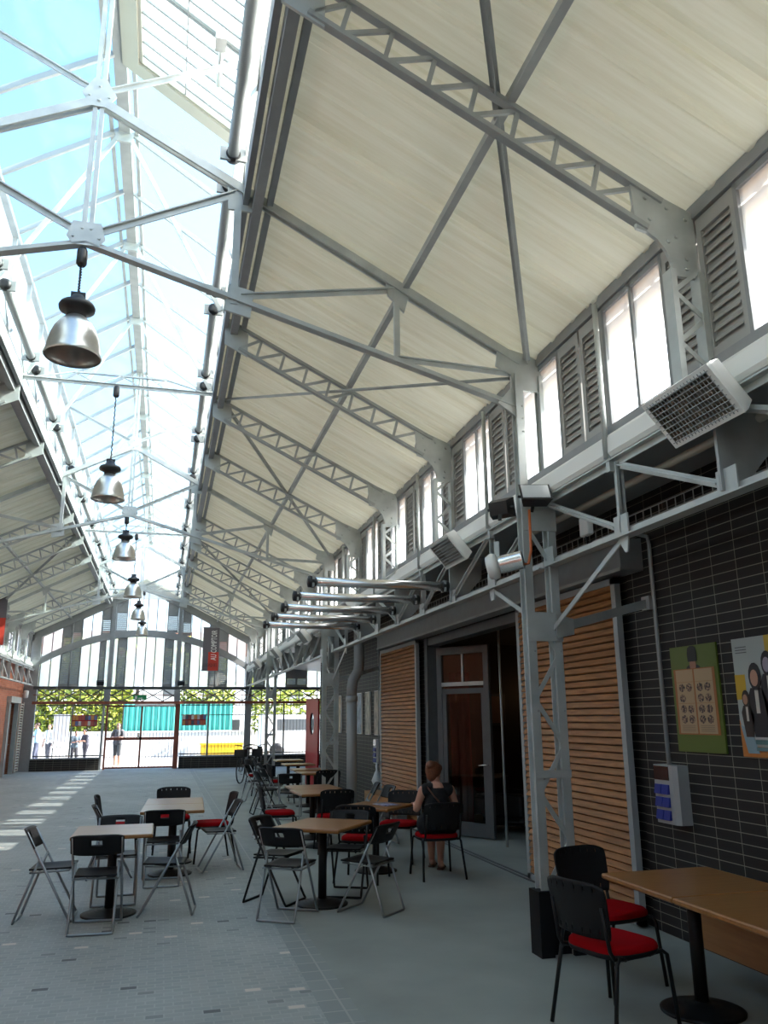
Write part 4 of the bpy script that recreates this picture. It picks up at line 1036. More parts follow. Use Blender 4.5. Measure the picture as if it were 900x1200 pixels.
# local frame on a poster: u to the viewer's right (-y), v up
def shp(t, name, pts, col, d):
    m_ = mat('poster ink', col, .5); MB().prism([(-.008 - d, -u, v) for u, v in pts], (.0015, 0, 0)).build(name, m_, t)
def rect(u0, u1, v0, v1): return [(u0, v0), (u1, v0), (u1, v1), (u0, v1)]
def oval(u, v, a, b, n=14): return [(u + a * math.cos(2 * PI * i / n), v + b * math.sin(2 * PI * i / n)) for i in range(n)]
def ink_mat():
    m = bpy.data.materials.new('printed vignette'); m.use_nodes = True; nt = m.node_tree; b = nt.nodes['Principled BSDF']; b.inputs['Roughness'].default_value = .5
    g = nt.nodes.new('ShaderNodeNewGeometry'); n = nt.nodes.new('ShaderNodeTexNoise'); n.inputs['Scale'].default_value = 60; n.inputs['Detail'].default_value = 3
    cr = nt.nodes.new('ShaderNodeValToRGB'); cr.color_ramp.elements[0].position = .42; cr.color_ramp.elements[0].color = (.03, .025, .025, 1); cr.color_ramp.elements[1].position = .62; cr.color_ramp.elements[1].color = (.40, .29, .18, 1)
    e = cr.color_ramp.elements.new(.52); e.color = (.20, .11, .07, 1)
    nt.links.new(g.outputs['Position'], n.inputs['Vector']); nt.links.new(n.outputs['Fac'], cr.inputs['Fac']); nt.links.new(cr.outputs['Color'], b.inputs['Base Color'])
    return m
p1 = poster(5.45, 6.05, 1.47, 2.31, (.095, .14, .017), 'green poster showing an open picture book and a tall black hat')
shp(p1, 'shoulder', oval(-.0, .235, .09, .035), (.02, .025, .02), .002)
shp(p1, 'face', oval(0, .265, .042, .05), (.33, .16, .10), .003)
shp(p1, 'hat', [(-.058, .29), (.058, .29), (.062, .36), (.05, .40), (.02, .415), (-.02, .415), (-.05, .40), (-.062, .36)], (.012, .014, .012), .004)
shp(p1, 'book', rect(-.265, .265, -.285, .235), (.33, .12, .03), .005)
for s in (-1, 1): shp(p1, 'page', rect(min(s * .01, s * .235), max(s * .01, s * .235), -.275, .228), (.42, .30, .17), .007)
random.seed(5)
for r, v in enumerate((.085, .0, -.085, -.165)):
    for q, u in enumerate((-.165, -.07, .07, .165)):
        if r == 1 and q == 1: continue
        c_ = random.choice([(.10, .08, .06), (.07, .06, .06), (.16, .09, .05), (.20, .15, .1)])
        if 'vig' not in M: M['vig'] = ink_mat()
        MB().prism([(-.017, -uu, vv) for uu, vv in oval(u, v, .040, .034, 8)], (.0015, 0, 0)).build('vignette', 'vig', p1)
for s in (-1, 1):
    for k in range(4): shp(p1, 'text_line', rect(s * .12 - .085, s * .12 + .085, -.216 - k * .014, -.211 - k * .014), (.24, .17, .10), .009)
    shp(p1, 'rule', rect(s * .12 - .105, s * .12 + .105, .127, .131), (.35, .18, .07), .009); shp(p1, 'rule', rect(s * .12 - .105, s * .12 + .105, -.042, -.038), (.35, .18, .07), .009)
p2 = poster(4.66, 5.26, 1.46, 2.31, (.36, .40, .38), 'pale poster with dark costumed dolls on yellow and orange blocks, right edge')
shp(p2, 'block', rect(-.30, -.19, -.02, .16), (.52, .33, .02), .002); shp(p2, 'block', rect(.05, .30, .30, .425), (.50, .34, .04), .002)
shp(p2, 'block', [(-.3, -.425), (.3, -.425), (.3, -.36), (-.24, -.35), (-.3, -.16)], (.48, .17, .03), .002)
shp(p2, 'block', [(-.29, -.20), (-.18, -.25), (-.12, -.40), (-.24, -.40)], (.22, .32, .36), .004)
for (u, v, s, body, fc) in ((-.08, .0, 1.0, (.015, .013, .016), (.45, .26, .18)), (.06, .1, .9, (.02, .02, .025), (.32, .28, .33)), (-.20, -.10, .62, (.03, .02, .015), (.38, .2, .12)), (.10, -.1, .6, (.12, .02, .02), (.38, .2, .12)), (.2, .0, .8, (.05, .03, .04), (.4, .24, .16))):
    shp(p2, 'doll_body', [(u - .10 * s, v - .02 * s), (u - .06 * s, v + .06 * s), (u + .06 * s, v + .06 * s), (u + .11 * s, v - .06 * s), (u + .07 * s, v - .30 * s), (u - .06 * s, v - .30 * s)], body, .006)
    shp(p2, 'doll_hair', oval(u, v + .14 * s, .065 * s, .10 * s), body, .008)
    shp(p2, 'doll_face', oval(u - .005, v + .13 * s, .04 * s, .06 * s), fc, .010)
    shp(p2, 'doll_shirt', rect(u - .018 * s, u + .018 * s, v - .12 * s, v + .05 * s), (.5, .48, .42), .008)
shp(p2, 'text_bar', rect(-.14, .3, -.30, -.285), (.5, .5, .48), .012); shp(p2, 'text_bar', rect(-.14, .3, -.335, -.305), (.09, .19, .19), .012); shp(p2, 'text_bar', rect(-.14, .3, -.38, -.355), (.12, .22, .22), .012)
for k in range(3): shp(p2, 'text_line', rect(-.26, -.14, .355 - k * .02, .362 - k * .02), (.12, .13, .13), .006)

# narrow pictures on the far part of the wall
cols = [(.42, .33, .24), (.40, .34, .27), (.30, .36, .42), (.36, .34, .28), (.42, .36, .28)]
for i, y in enumerate((19.6, 18.6, 17.5, 16.75, 15.98)[::1]):
    t = thing('narrow_picture', 'tall narrow picture panel on the tiled wall, %s from the far shutter' % ['fifth', 'fourth', 'third', 'second', 'first'][i], 'picture', (TW - .02, y, 1.86), 0, 'tall narrow pictures')
    MB().bx(-.015, .015, -.2, .2, -.43, .43).build('panel', 'white', t)
    MB().bx(-.017, -.015, -.19, .19, -.42, .42).build('print', mat('picture print', cols[i], .6, noise=.45, nscale=7), t)
# rain pipe at the second column
t = thing('downpipe', 'large grey downpipe with an elbow beside the second column', 'downpipe', (3.5, 15.2, 0))
MB().tube([(3.58, 15.2, 3.6), (3.58, 15.2, 2.75), (3.56, 15.2, 2.62), (3.46, 15.2, 2.46), (3.44, 15.2, 2.32), (3.44, 15.2, 2.15)], .10, 16).build('upper_pipe', 'grey', t, world=True)
MB().tube([(3.44, 15.2, 0), (3.44, 15.2, 2.14)], .095, 16).build('lower_pipe', 'lgrey', t, world=True)
MB().lathe([(.10, 2.06), (.115, 2.07), (.115, 2.16), (.10, 2.17)], 16, (3.44, 15.2, 0)).build('collar', 'lgrey', t, world=True)
t = thing('drain_stub', 'short capped drain pipe ending inside the second lattice column', 'pipe', (3.12, 15.62, 2.6))
MB().tube([(3.12, 15.62, 3.6), (3.12, 15.62, 2.72)], .07, 14).build('pipe', 'galvd', t, world=True); MB().lathe([(.001, 2.70), (.066, 2.70), (.066, 2.72)], 14, (3.12, 15.62, 0)).build('mouth', 'beige', t, world=True)
# red door leaf beyond the shop
dr = thing('red_door', 'open red door with an oval window at the end of the tiled wall', 'door', (4.14, 22.4, 0), math.radians(101))
w = .92; nn = 24
mb = MB(); ov = oval(.46, 1.62, .17, .30, nn); out = []
for i in range(nn):
    a = 2 * PI * i / nn; c_, s_ = math.cos(a), math.sin(a); k = min((.46 / abs(c_)) if abs(c_) > 1e-6 else 9e9, ((2.3 - 1.62) if s_ > 0 else 1.62) / abs(s_) if abs(s_) > 1e-6 else 9e9); out.append((.46 + c_ * k, 1.62 + s_ * k))
for (x0, z0) in ((0, 0),):
    for i in range(nn):
        j = (i + 1) % nn
        mb.prism([(ov[i][0], -.022, ov[i][1]), (out[i][0], -.022, out[i][1]), (out[j][0], -.022, out[j][1]), (ov[j][0], -.022, ov[j][1])], (0, .044, 0))
for c_ in ((0, 0), (w, 0), (w, 2.3), (0, 2.3)):
    near = sorted(range(nn), key=lambda i: (out[i][0] - c_[0]) ** 2 + (out[i][1] - c_[1]) ** 2)[:2]
    mb.prism([(c_[0], -.022, c_[1])] + [(out[i][0], -.022, out[i][1]) for i in near], (0, .044, 0))
mb.build('leaf', 'redpaint', dr)
MB().prism([(x, -.004, z) for x, z in ov], (0, .008, 0)).build('oval_pane', 'glass', dr)
MB().tube([(x, -.02, z) for x, z in ov], .016, 6, closed=True).build('pane_rim', 'dgrey', dr)
MB().tube([(.84, -.03, 1.05), (.84, -.08, 1.05), (.74, -.08, 1.05)], .01, 6).build('handle', 'dgrey', dr)
# doorway in the brick wall
t = thing('folding_shutters', 'pair of louvred shutters and a dark doorway in the brick wall', 'door', (-4.95, 30.2, 0))
MB().bx(-4.99, -4.85, 29.3, 29.42, 0, 2.35).bx(-4.99, -4.85, 31.02, 31.14, 0, 2.35).bx(-4.98, -4.80, 29.25, 31.2, 2.35, 2.55).build('frame', 'galvd', t, world=True)
MB().bx(-5.18, -5.15, 29.4, 31.05, 0, 2.35).build('shade_sheet', 'black', t, world=True)  # black sheet across the recess, standing in for the shade inside the doorway
s_ = MB().bx(-4.84, -4.80, 31.15, 31.22, .05, 2.4).bx(-4.84, -4.80, 31.85, 31.92, .05, 2.4)
z = .08
while z < 2.35: s_.bar((-4.82, 31.2, z), (-4.82, 31.88, z), .06, .012, (.6, 0, .8)); z += .09
s_.build('shutter_leaf', 'beige', t, world=True)
MB().bx(-4.95, -4.93, 29.42, 30.1, .05, 2.3).build('door_leaf', 'dgrey', t, world=True); MB().tube([(-4.92, 30.0, 1.0), (-4.88, 30.0, 1.0), (-4.88, 29.9, 1.0)], .012, 6).build('handle', 'chrome', t, world=True)
t = thing('wall_lamp', 'white bracket lamp high on the corner of the brick wall', 'wall lamp', (-4.9, 31.9, 2.7))
MB().lathe([(.04, -.15), (.08, -.13), (.09, .1), (.05, .12)], 12, (.12, 0, 0)).build('shade', 'white', t); MB().bx(0, .12, -.02, .02, -.02, .02).build('arm', 'white', t)
# ------------------------------------------------------------------ tables
def pedestal(sx, sy, name='cafe_table', head='disc'):
    t = thing(name, 'table', 'table', (0, 0, 0), 0, 'square pedestal tables')
    MB().rbox((0, 0, .722), (sx, sy, .034), .012).build('tabletop', 'top', t)
    MB().tube([(0, 0, .03), (0, 0, .69)], .042, 14).bx(-.2, .2, -.2, .2, .69, .705).build('pedestal', 'bmetal', t)
    prof = [(.25, 0), (.252, .012), (.235, .016), (.225, .020), (.205, .020), (.195, .027), (.175, .027), (.165, .034), (.145, .034), (.135, .041), (.11, .041), (.10, .049), (.06, .05), (.042, .06)]
    MB().lathe(prof, 32).build('foot_plate', 'bmetal', t)
    return t
A = math.radians
TABS = [(-.38, 8.57, 0, 'A', 'small beech table nearest on the left, ringed by four folding chairs'),
        (.19, 10.48, -.035, 'A', 'beech table behind the nearest left one, near half of a joined pair'),
        (.219, 11.303, -.035, 'A', 'beech table forming the far half of the joined pair on the left'),
        (1.61, 8.40, -.64, 'A', 'beech table set at an angle in the middle, ringed by folding chairs'),
        (2.55, 9.95, -.75, 'B', 'beech table with a magazine, beside the seated woman'),
        (2.26, 12.05, .06, 'A', 'beech table before the second column, near half of a joined pair'),
        (2.30, 12.88, .06, 'A', 'beech table before the second column, far half of a joined pair'),
        (2.98, 16.35, 0, 'B', 'beech table just past the second column, near one of two'),
        (3.02, 17.45, 0, 'B', 'beech table just past the second column, far one of two'),
        (3.13, 19.5, 0, 'B', 'second farthest small table, near the red door'),
        (3.20, 21.5, 0, 'B', 'farthest small table, against the view of the red door'),
        (3.30, 4.83, 0, 'C', 'foreground beech table at right, beside the two red seated chairs'),
        (3.30, 4.03, 0, 'C', 'foreground beech table cut by the right edge of the view')]
protos = {}
for x, y, r, kd, lab in TABS:
    if kd not in protos: protos[kd] = o = pedestal(*{'A': (.72, .82), 'B': (.70, .70), 'C': (.82, .795)}[kd])
    else: o = dup(protos[kd], (0, 0, 0))
    o.location = (x, y, 0); o.rotation_euler = (0, 0, r); o['label'] = lab

# ------------------------------------------------------------------ folding chairs
def folding(frame='tubegrey'):
    t = thing('folding_chair', 'chair', 'chair', (0, 0, 0), 0, 'black and grey folding chairs')
    def lerp(a, b, k): return V(a) + (V(b) - V(a)) * k
    h = .205
    p = [V((-h, -.215, .77)), V((-h, .20, .03)), V((-h, .215, .012)), V((-h + .03, .22, .011)), V((h - .03, .22, .011)), V((h, .215, .012)), V((h, .20, .03)), V((h, -.215, .77))]
    MB().tube(p, .0115, 8).build('front_frame', frame, t)
    g = .182
    p = [V((-g, -.085, .55)), V((-g, -.265, .03)), V((-g, -.27, .012)), V((-g + .03, -.272, .011)), V((g - .03, -.272, .011)), V((g, -.27, .012)), V((g, -.265, .03)), V((g, -.085, .55))]
    MB().tube(p, .0115, 8).tube([(-h, -.095, .552), (-g + .01, -.085, .55)], .009, 6).tube([(h, -.095, .552), (g - .01, -.085, .55)], .009, 6).build('rear_frame', frame, t)
    MB().tube([(-.19, .17, .435), (-.19, -.16, .425), (.19, -.16, .425), (.19, .17, .435)], .009, 6, closed=True).build('seat_frame', frame, t)
    rows, cols = 10, 12; G = []
    for i in range(rows):
        v = i / (rows - 1); y = .195 - .37 * v; row = []
        for j in range(cols):
            u = -1 + 2 * j / (cols - 1); x = u * .195 * (1 - .10 * v - .05 * max(0, 2 * abs(.5 - v) - .7))
            dip = .016 * (1 - u * u) * (1 - (2 * v - 1) ** 2) ** .5 if 0 < v < 1 else 0
            row.append(V((x, y, .456 - .008 * v - dip)))
        G.append(row)
    MB().grid(G, .014).build('seat', 'chairb', t)
    rows, cols = 9, 21; G = []
    for i in range(rows):
        v = i / (rows - 1); row = []
        for j in range(cols):
            u = -1 + 2 * j / (cols - 1)
            z = .615 + v * .175 - (.018 * (abs(u) ** 6)) * (1 if v > .5 else -1)
            row.append(V((u * .222, -.135 - (z - .615) * .56 + .010 - .045 * (1 - u * u), z)))
        G.append(row)
    holes = {(5, j) for j in range(8, 12)} | {(4, j) for j in range(8, 12)}
    MB().grid(G, .012, holes).build('backrest', 'chairb', t)
    return t
FC = [(-.90, 8.55, 1, -.05, 0, 'folding chair left of the nearest left table, turned side-on'),
      (-.47, 8.07, .06, 1, 0, 'folding chair with its back to the viewer at the nearest left table'),
      (-.36, 9.10, 0, -1, 0, 'folding chair on the far side of the nearest left table'),
      (.12, 8.50, -1, .12, 0, 'folding chair right of the nearest left table, leaning legs crossed'),
      (.09, 9.96, 0, 1, 0, 'folding chair with its back to the viewer at the joined tables'),
      (.75, 10.60, -1, -.1, 0, 'folding chair right of the joined tables, in front of a red seat'),
      (-.47, 10.52, 1, .1, 0, 'folding chair left of the joined tables'),
      (1.22, 8.02, .54, .84, 0, 'folding chair with its back to the viewer at the angled middle table'),
      (1.20, 8.66, .8, -.6, 1, 'black framed folding chair left of the angled middle table'),
      (1.98, 7.99, -.69, .72, 0, 'folding chair at the right front side of the angled middle table'),
      (1.93, 8.80, -.42, -.9, 1, 'black framed folding chair behind the angled middle table'),
      (3.05, 12.70, -1, .15, 0, 'folding chair right of the second column tables, farther of two'),
      (3.10, 12.05, -1, -.1, 0, 'folding chair right of the second column tables, nearer of two'),
      (1.72, 13.10, 1, .0, 0, 'folding chair left of the second column tables, behind a red seat'),
      (2.05, 18.6, .9, -.4, 0, 'lone folding chair standing out in front of the parked bicycles'),
      (2.02, 16.4, 1, .1, 1, 'black framed folding chair past the second column, nearest of its row'),
      (2.22, 17.3, .9, .3, 0, 'folding chair past the second column, middle of its row'),
      (2.35, 15.5, .2, 1, 0, 'folding chair between the second column and the tables behind it'),
      (2.45, 19.4, 1, 0, 0, 'folding chair left of the second farthest table'),
      (2.52, 21.4, 1, 0, 0, 'folding chair left of the farthest table')]
fp = {}
for x, y, fx, fy, dk, lab in FC:
    if dk not in fp: fp[dk] = o = folding('bmetal' if dk else 'tubegrey')
    else: o = dup(fp[dk], (0, 0, 0))
    o.location = (x, y, 0); o.rotation_euler = (0, 0, math.atan2(-fx, fy)); o['label'] = lab

# ------------------------------------------------------------------ red seated stacking chairs
def stacking():
    t = thing('stacking_chair', 'chair', 'chair', (0, 0, 0), 0, 'black chairs with red seats')
    def outline(a, b, n=28):
        r = []
        for i in range(n):
            w = 2 * PI * i / n; c_, s_ = math.cos(w), math.sin(w); e = 2 / 3.6
            x = a * (1 if c_ > 0 else -1) * abs(c_) ** e; y = b * (1 if s_ > 0 else -1) * abs(s_) ** e
            r.append((x * (1 - .06 * (1 if y < 0 else 0) * abs(y) / b), y))
        return r
    rings = []
    for k, z in ((.90, .425), (.985, .432), (1.0, .448), (.985, .466), (.93, .478), (.75, .482), (.4, .480), (.05, .478)):
        rings.append([V((x * k, .005 + y * k, z - .035 * max(0, (y * k / .215) - .72) ** 1.3 - .0 * y)) for x, y in outline(.232, .215)])
    MB().loft(rings, True, True, True).build('seat', 'red', t)
    rings = [[V((x * k, .005 + y * k, z)) for x, y in outline(.232, .215)] for k, z in ((.7, .405), (.97, .412), (1.005, .432), (.99, .442))]
    MB().loft(rings, True, True, True).build('seat_shell', 'chairb', t)
    for s in (-1, 1):
        MB().tube([(s * .20, .10, .418), (s * .215, .185, .425), (s * .222, .215, .405), (s * .245, .25, .01)], .0125, 8).build('leg', 'bmetal', t)
        MB().tube([(s * .20, -.10, .418), (s * .215, -.17, .425), (s * .222, -.195, .405), (s * .25, -.275, .01)], .0125, 8).build('leg', 'bmetal', t)
        MB().tube([(s * .20, .10, .416), (s * .20, -.13, .416), (s * .208, -.20, .43), (s * .205, -.225, .47), (s * .20, -.265, .70)], .0115, 8).build('back_upright', 'bmetal', t)
    MB().tube([(-.2, .1, .41), (.2, .1, .41)], .010, 6).tube([(-.2, -.1, .41), (.2, -.1, .41)], .010, 6).build('under_frame', 'bmetal', t)
    rows, cols = 14, 61; G = []
    for i in range(rows):
        v = i / (rows - 1); row = []
        for j in range(cols):
            u = -1 + 2 * j / (cols - 1); wv = .238 - .022 * (1 - v) - .012 * abs(2 * v - 1) ** 5
            z = .525 + v * .305 - .03 * (abs(u) ** 5) * (v > .5) * (v - .5) * 2
            row.append(V((u * wv, -.205 - (z - .5) * .21 - .045 * (1 - u * u), z)))
        G.append(row)
    holes = {(r, c) for r in (1, 11) for c in (8, 16, 24, 35, 43, 51)}
    MB().grid(G, .012, holes).build('backrest', 'chairb', t)
    return t
RC = [(2.66, 4.74, .96, .28, 'nearest red seated chair, side-on at the foreground table'),
      (3.06, 5.47, .2, -.98, 'red seated chair at the end of the foreground table, facing the viewer'),
      (3.12, 9.36, .0, 1, 'red seated chair under the seated woman'),
      (2.26, 9.42, .5, .87, 'red seated chair left of the table with the magazine'),
      (3.00, 10.5, -.55, -.83, 'red seated chair facing the viewer behind the table with the magazine'),
      (2.36, 11.50, .05, 1, 'black backed chair seen from behind, in front of the second column tables'),
      (1.70, 12.20, 1, -.05, 'red seated chair at the left side of the second column tables'),
      (.70, 11.28, -1, -.12, 'red seated chair right of the joined tables on the left'),
      (.22, 12.12, 0, -1, 'red seated chair at the far end of the joined tables on the left'),
      (-.46, 11.40, 1, 0, 'red seated chair left of the joined tables, beyond a folding chair'),
      (2.30, 20.3, .9, .3, 'dark chair by the second farthest table, in front of the bicycles'),
      (3.05, 15.72, 0, 1, 'dark backed chair right behind the second column'),
      (2.55, 18.2, 1, .1, 'dark chair left of the far pair of tables')]
rp = None
for x, y, fx, fy, lab in RC:
    if rp is None: rp = o = stacking()
    else: o = dup(rp, (0, 0, 0))
    o.location = (x, y, 0); o.rotation_euler = (0, 0, math.atan2(-fx, fy)); o['label'] = lab

# wall benches
t = thing('wall_bench', 'plywood bench along the tiled wall behind the foreground table', 'bench', (3.95, 3.6, 0))
MB().bx(3.70, 4.14, 1.2, 5.42, .42, .455).bx(3.70, 3.73, 1.2, 5.42, .20, .42).build('seat', 'bench', t, world=True)
for y in (1.6, 3.0, 4.72): MB().bx(3.80, 4.1, y - .05, y + .05, 0, .42).build('support', 'galvd', t, world=True)
t = thing('wall_bench', 'plywood bench along the wall beside the downpipe', 'bench', (3.95, 14.3, 0))
MB().bx(3.72, 4.0, 13.2, 15.35, .42, .455).bx(3.72, 3.75, 13.2, 15.35, .24, .42).build('seat', 'bench', t, world=True)
for y in (13.5, 15.0): MB().bx(3.8, 3.98, y - .05, y + .05, 0, .42).build('support', 'galvd', t, world=True)

# on the woman's table; bag on the wall
t = thing('magazine', 'open magazine lying on the table beside the woman', 'magazine', (2.68, 9.90, .7395), .35)
for s in (-1, 1): MB().grid([[V((s * u * .115 / 5, v, .004 + .006 * math.sin(u / 5 * PI))) for u in range(6)][::s] for v in (-.15, .15)], .004).build('page', mat('magazine page', (.30, .28, .42), .4, noise=.6, nscale=25), t)
pb = thing('plastic_bag', 'crumpled pale plastic bag hanging low on the tiled wall by the far shutter', 'bag', (4.06, 15.62, .50))
rnd = random.Random(11); mb = MB(); rings = []
for z, r in ((0, .03), (.03, .12), (.10, .15), (.18, .13), (.25, .07), (.30, .03), (.36, .045), (.42, .02)):
    rings.append([V((.6 * r * (1 + rnd.uniform(-.25, .25)) * math.cos(2 * PI * j / 14) - .03, r * (1 + rnd.uniform(-.25, .25)) * math.sin(2 * PI * j / 14), z)) for j in range(14)])
mb.loft(rings, True, True, True).build('sack', mat('pale plastic film', (.62, .68, .72), .35), pb)

# ------------------------------------------------------------------ people
def fuse(name, caps, m, parent, voxel, smooth=4):
    mb = MB()
    for c in caps:
        if len(c) == 4: mb.caps_(*c, n=14)
        else: mb.ell(c[0], c[1], c[2], 16, 12)
    o = mb.build(name, m, parent)
    md = o.modifiers.new('r', 'REMESH'); md.mode = 'VOXEL'; md.voxel_size = voxel; md.use_smooth_shade = True
    ms = o.modifiers.new('s', 'SMOOTH'); ms.factor = .5; ms.iterations = smooth
    dg = bpy.context.evaluated_depsgraph_get(); me = bpy.data.meshes.new_from_object(o.evaluated_get(dg))
    o.modifiers.clear(); old = o.data; o.data = me; bpy.data.meshes.remove(old)
    for p in me.polygons: p.use_smooth = True
    return o
def hand(w, d, side, r=.0085, curl=.5):
    """palm and five fingers from wrist W along D; SIDE: which way the thumb leaves"""
    w = V(w); d = V(d).normalized(); up = V((0, 0, 1)); s = d.cross(up)
    if s.length < .1: s = V((1, 0, 0))
    s.normalize(); n = s.cross(d); out = []
    for k in (-.028, -.009, .010, .028): out.append((w, w + d * .085 + s * k, .016, .012))
    for k, L in ((-.030, .060), (-.010, .074), (.010, .080), (.030, .072)):
        a = w + d * .088 + s * k; b = a + d * L * .5 - n * L * .18 * curl; e = b + d * L * .42 - n * L * .42 * curl
        out += [(a, b, r, r * .95), (b, e, r * .95, r * .8)]
    a = w + d * .025 + s * side * .03; b = a + d * .035 + s * side * .028; e = b + d * .03 + s * side * .006
    out += [(a, b, .012, .010), (b, e, .010, .0085)]
    return out
def head_parts(c, yaw, k=1.0):
    R = Matrix.Rotation(yaw, 3, 'Z')
    P = lambda x, y, z: V(c) + R @ (V((x, y, z)) * k)
    return [(P(0, -.012, .02), (.074 * k, .092 * k, .092 * k), R), (P(0, .018, -.04), (.058 * k, .068 * k, .072 * k), R),
            (P(0, .088, -.004), P(0, .104, -.026), .010 * k, .013 * k), (P(-.075, -.008, .01), P(-.078, -.01, -.03), .012 * k, .009 * k), (P(.075, -.008, .01), P(.078, -.01, -.03), .012 * k, .009 * k),
            (P(-.022, .078, -.058), P(.022, .078, -.058), .008 * k, .008 * k), (P(-.05, .068, .024), P(.05, .068, .024), .011 * k, .011 * k), (P(0, .072, -.092), P(0, .06, -.095), .018 * k, .018 * k)]
def face(c, yaw, parent, k=1.0):
    R = Matrix.Rotation(yaw, 3, 'Z'); P = lambda x, y, z: V(c) + R @ (V((x, y, z)) * k)
    mb = MB()
    for s in (-1, 1): mb.ell(P(s * .031, .074, .002), (.012 * k, .008 * k, .007 * k), R)
    mb.build('eyes', 'bmetal', parent)
    MB().ell(P(0, .083, -.058), (.022 * k, .006 * k, .006 * k), R).build('lips', mat('lips', (.35, .10, .08), .5), parent)
wm = thing('person', 'seated woman in a black sleeveless dress, auburn hair pinned up, back to the viewer', 'person', (3.12, 9.36, 0), -.06)
HC = V((-.0, .04, 1.13)); YW = -.75
body = [((-.09, -.05, .565), (.09, -.05, .565), .135, .135), ((0, -.05, .6), (0, -.06, .80), .145, .135), ((0, -.06, .80), (0, -.05, .93), .135, .11),
        ((-.12, -.045, .945), (.12, -.045, .945), .068, .068), ((0, -.035, .97), (0, .012, 1.08), .058, .050)]
for s in (-1, 1):
    kx, ky, ax, ay = ((.03, .38, .11, .66) if s < 0 else (.15, .38, .165, .46))
    body += [((s * .09, -.02, .545), (kx, ky - .02, .535), .092, .066), ((kx, ky, .53), ((kx + ax) / 2, (ky + ay) / 2, .30), .060, .054), (((kx + ax) / 2, (ky + ay) / 2, .30), (ax, ay, .085), .052, .036)]
    body += [((ax, ay - .02, .06), (ax + .035, ay + .07, .035), .038, .030), ((ax + .035, ay + .07, .035), (ax + .07, ay + .15, .028), .034, .022)]
    body += [((s * .165, -.045, .945), (s * .235, -.02, .745), .052, .042)]
body += [((-.235, -.02, .745), (-.20, .19, .775), .040, .028)] + hand((-.20, .19, .775), (.1, .99, 0), 1, curl=.4)
body += [((.235, -.02, .745), (.14, .20, .665), .040, .028)] + hand((.14, .20, .665), (-.3, .95, -.12), -1, curl=.5)
body += head_parts(HC, YW)
fuse('body', body, 'skin', wm, .0075, 3)
face(HC, YW, wm)
dress = [((-.095, -.05, .575), (.095, -.05, .575), .15, .15), ((0, -.05, .6), (0, -.06, .80), .158, .146), ((0, -.06, .80), (0, -.055, .90), .146, .122), ((-.085, -.05, .925), (.085, -.05, .925), .078, .078), ((-.085, -.045, .93), (-.095, -.02, .995), .05, .02), ((.085, -.045, .93), (.095, -.02, .995), .05, .02)]
for s in (-1, 1): dress += [((s * .09, -.02, .55), (.03 if s < 0 else .15, .33, .54), .103, .082)]
dress += [((.02, .30, .54), (.15, .30, .54), .078, .078), ((-.12, -.05, .945), (.12, -.05, .945), .080, .080)]
fuse('dress', dress, 'dress', wm, .009, 3)
R = Matrix.Rotation(YW, 3, 'Z')
hair = [(HC + R @ V((0, -.03, .032)), (.098, .100, .100), R), (HC + R @ V((0, -.075, -.02)), (.068, .05, .075), R), (HC + R @ V((.0, -.085, .085)), (.062, .06, .055), R), (HC + R @ V((-.05, .01, .05)), (.042, .06, .05), R), (HC + R @ V((.05, .01, .05)), (.042, .06, .05), R)]
fuse('hair', hair, 'hair', wm, .008, 2)
mb = MB().tube([(-.13, -.10, .99), (-.08, -.20, .90), (.02, -.215, .78), (.13, -.205, .66), (.19, -.13, .58)], .009, 6); mb.build('bag_strap', 'brownl', wm)
for s in (-1, 1):
    ax, ay = ((.11, .66) if s < 0 else (.165, .46))
    MB().rbox((ax + .025, ay + .06, .010), (.085, .25, .014), .03, Matrix.Rotation(-.42, 3, 'Z')).tube([(ax - .01, ay + .09, .02), (ax + .035, ay + .07, .075), (ax + .08, ay + .05, .02)], .006, 6).build('sandal', 'brownl', wm)

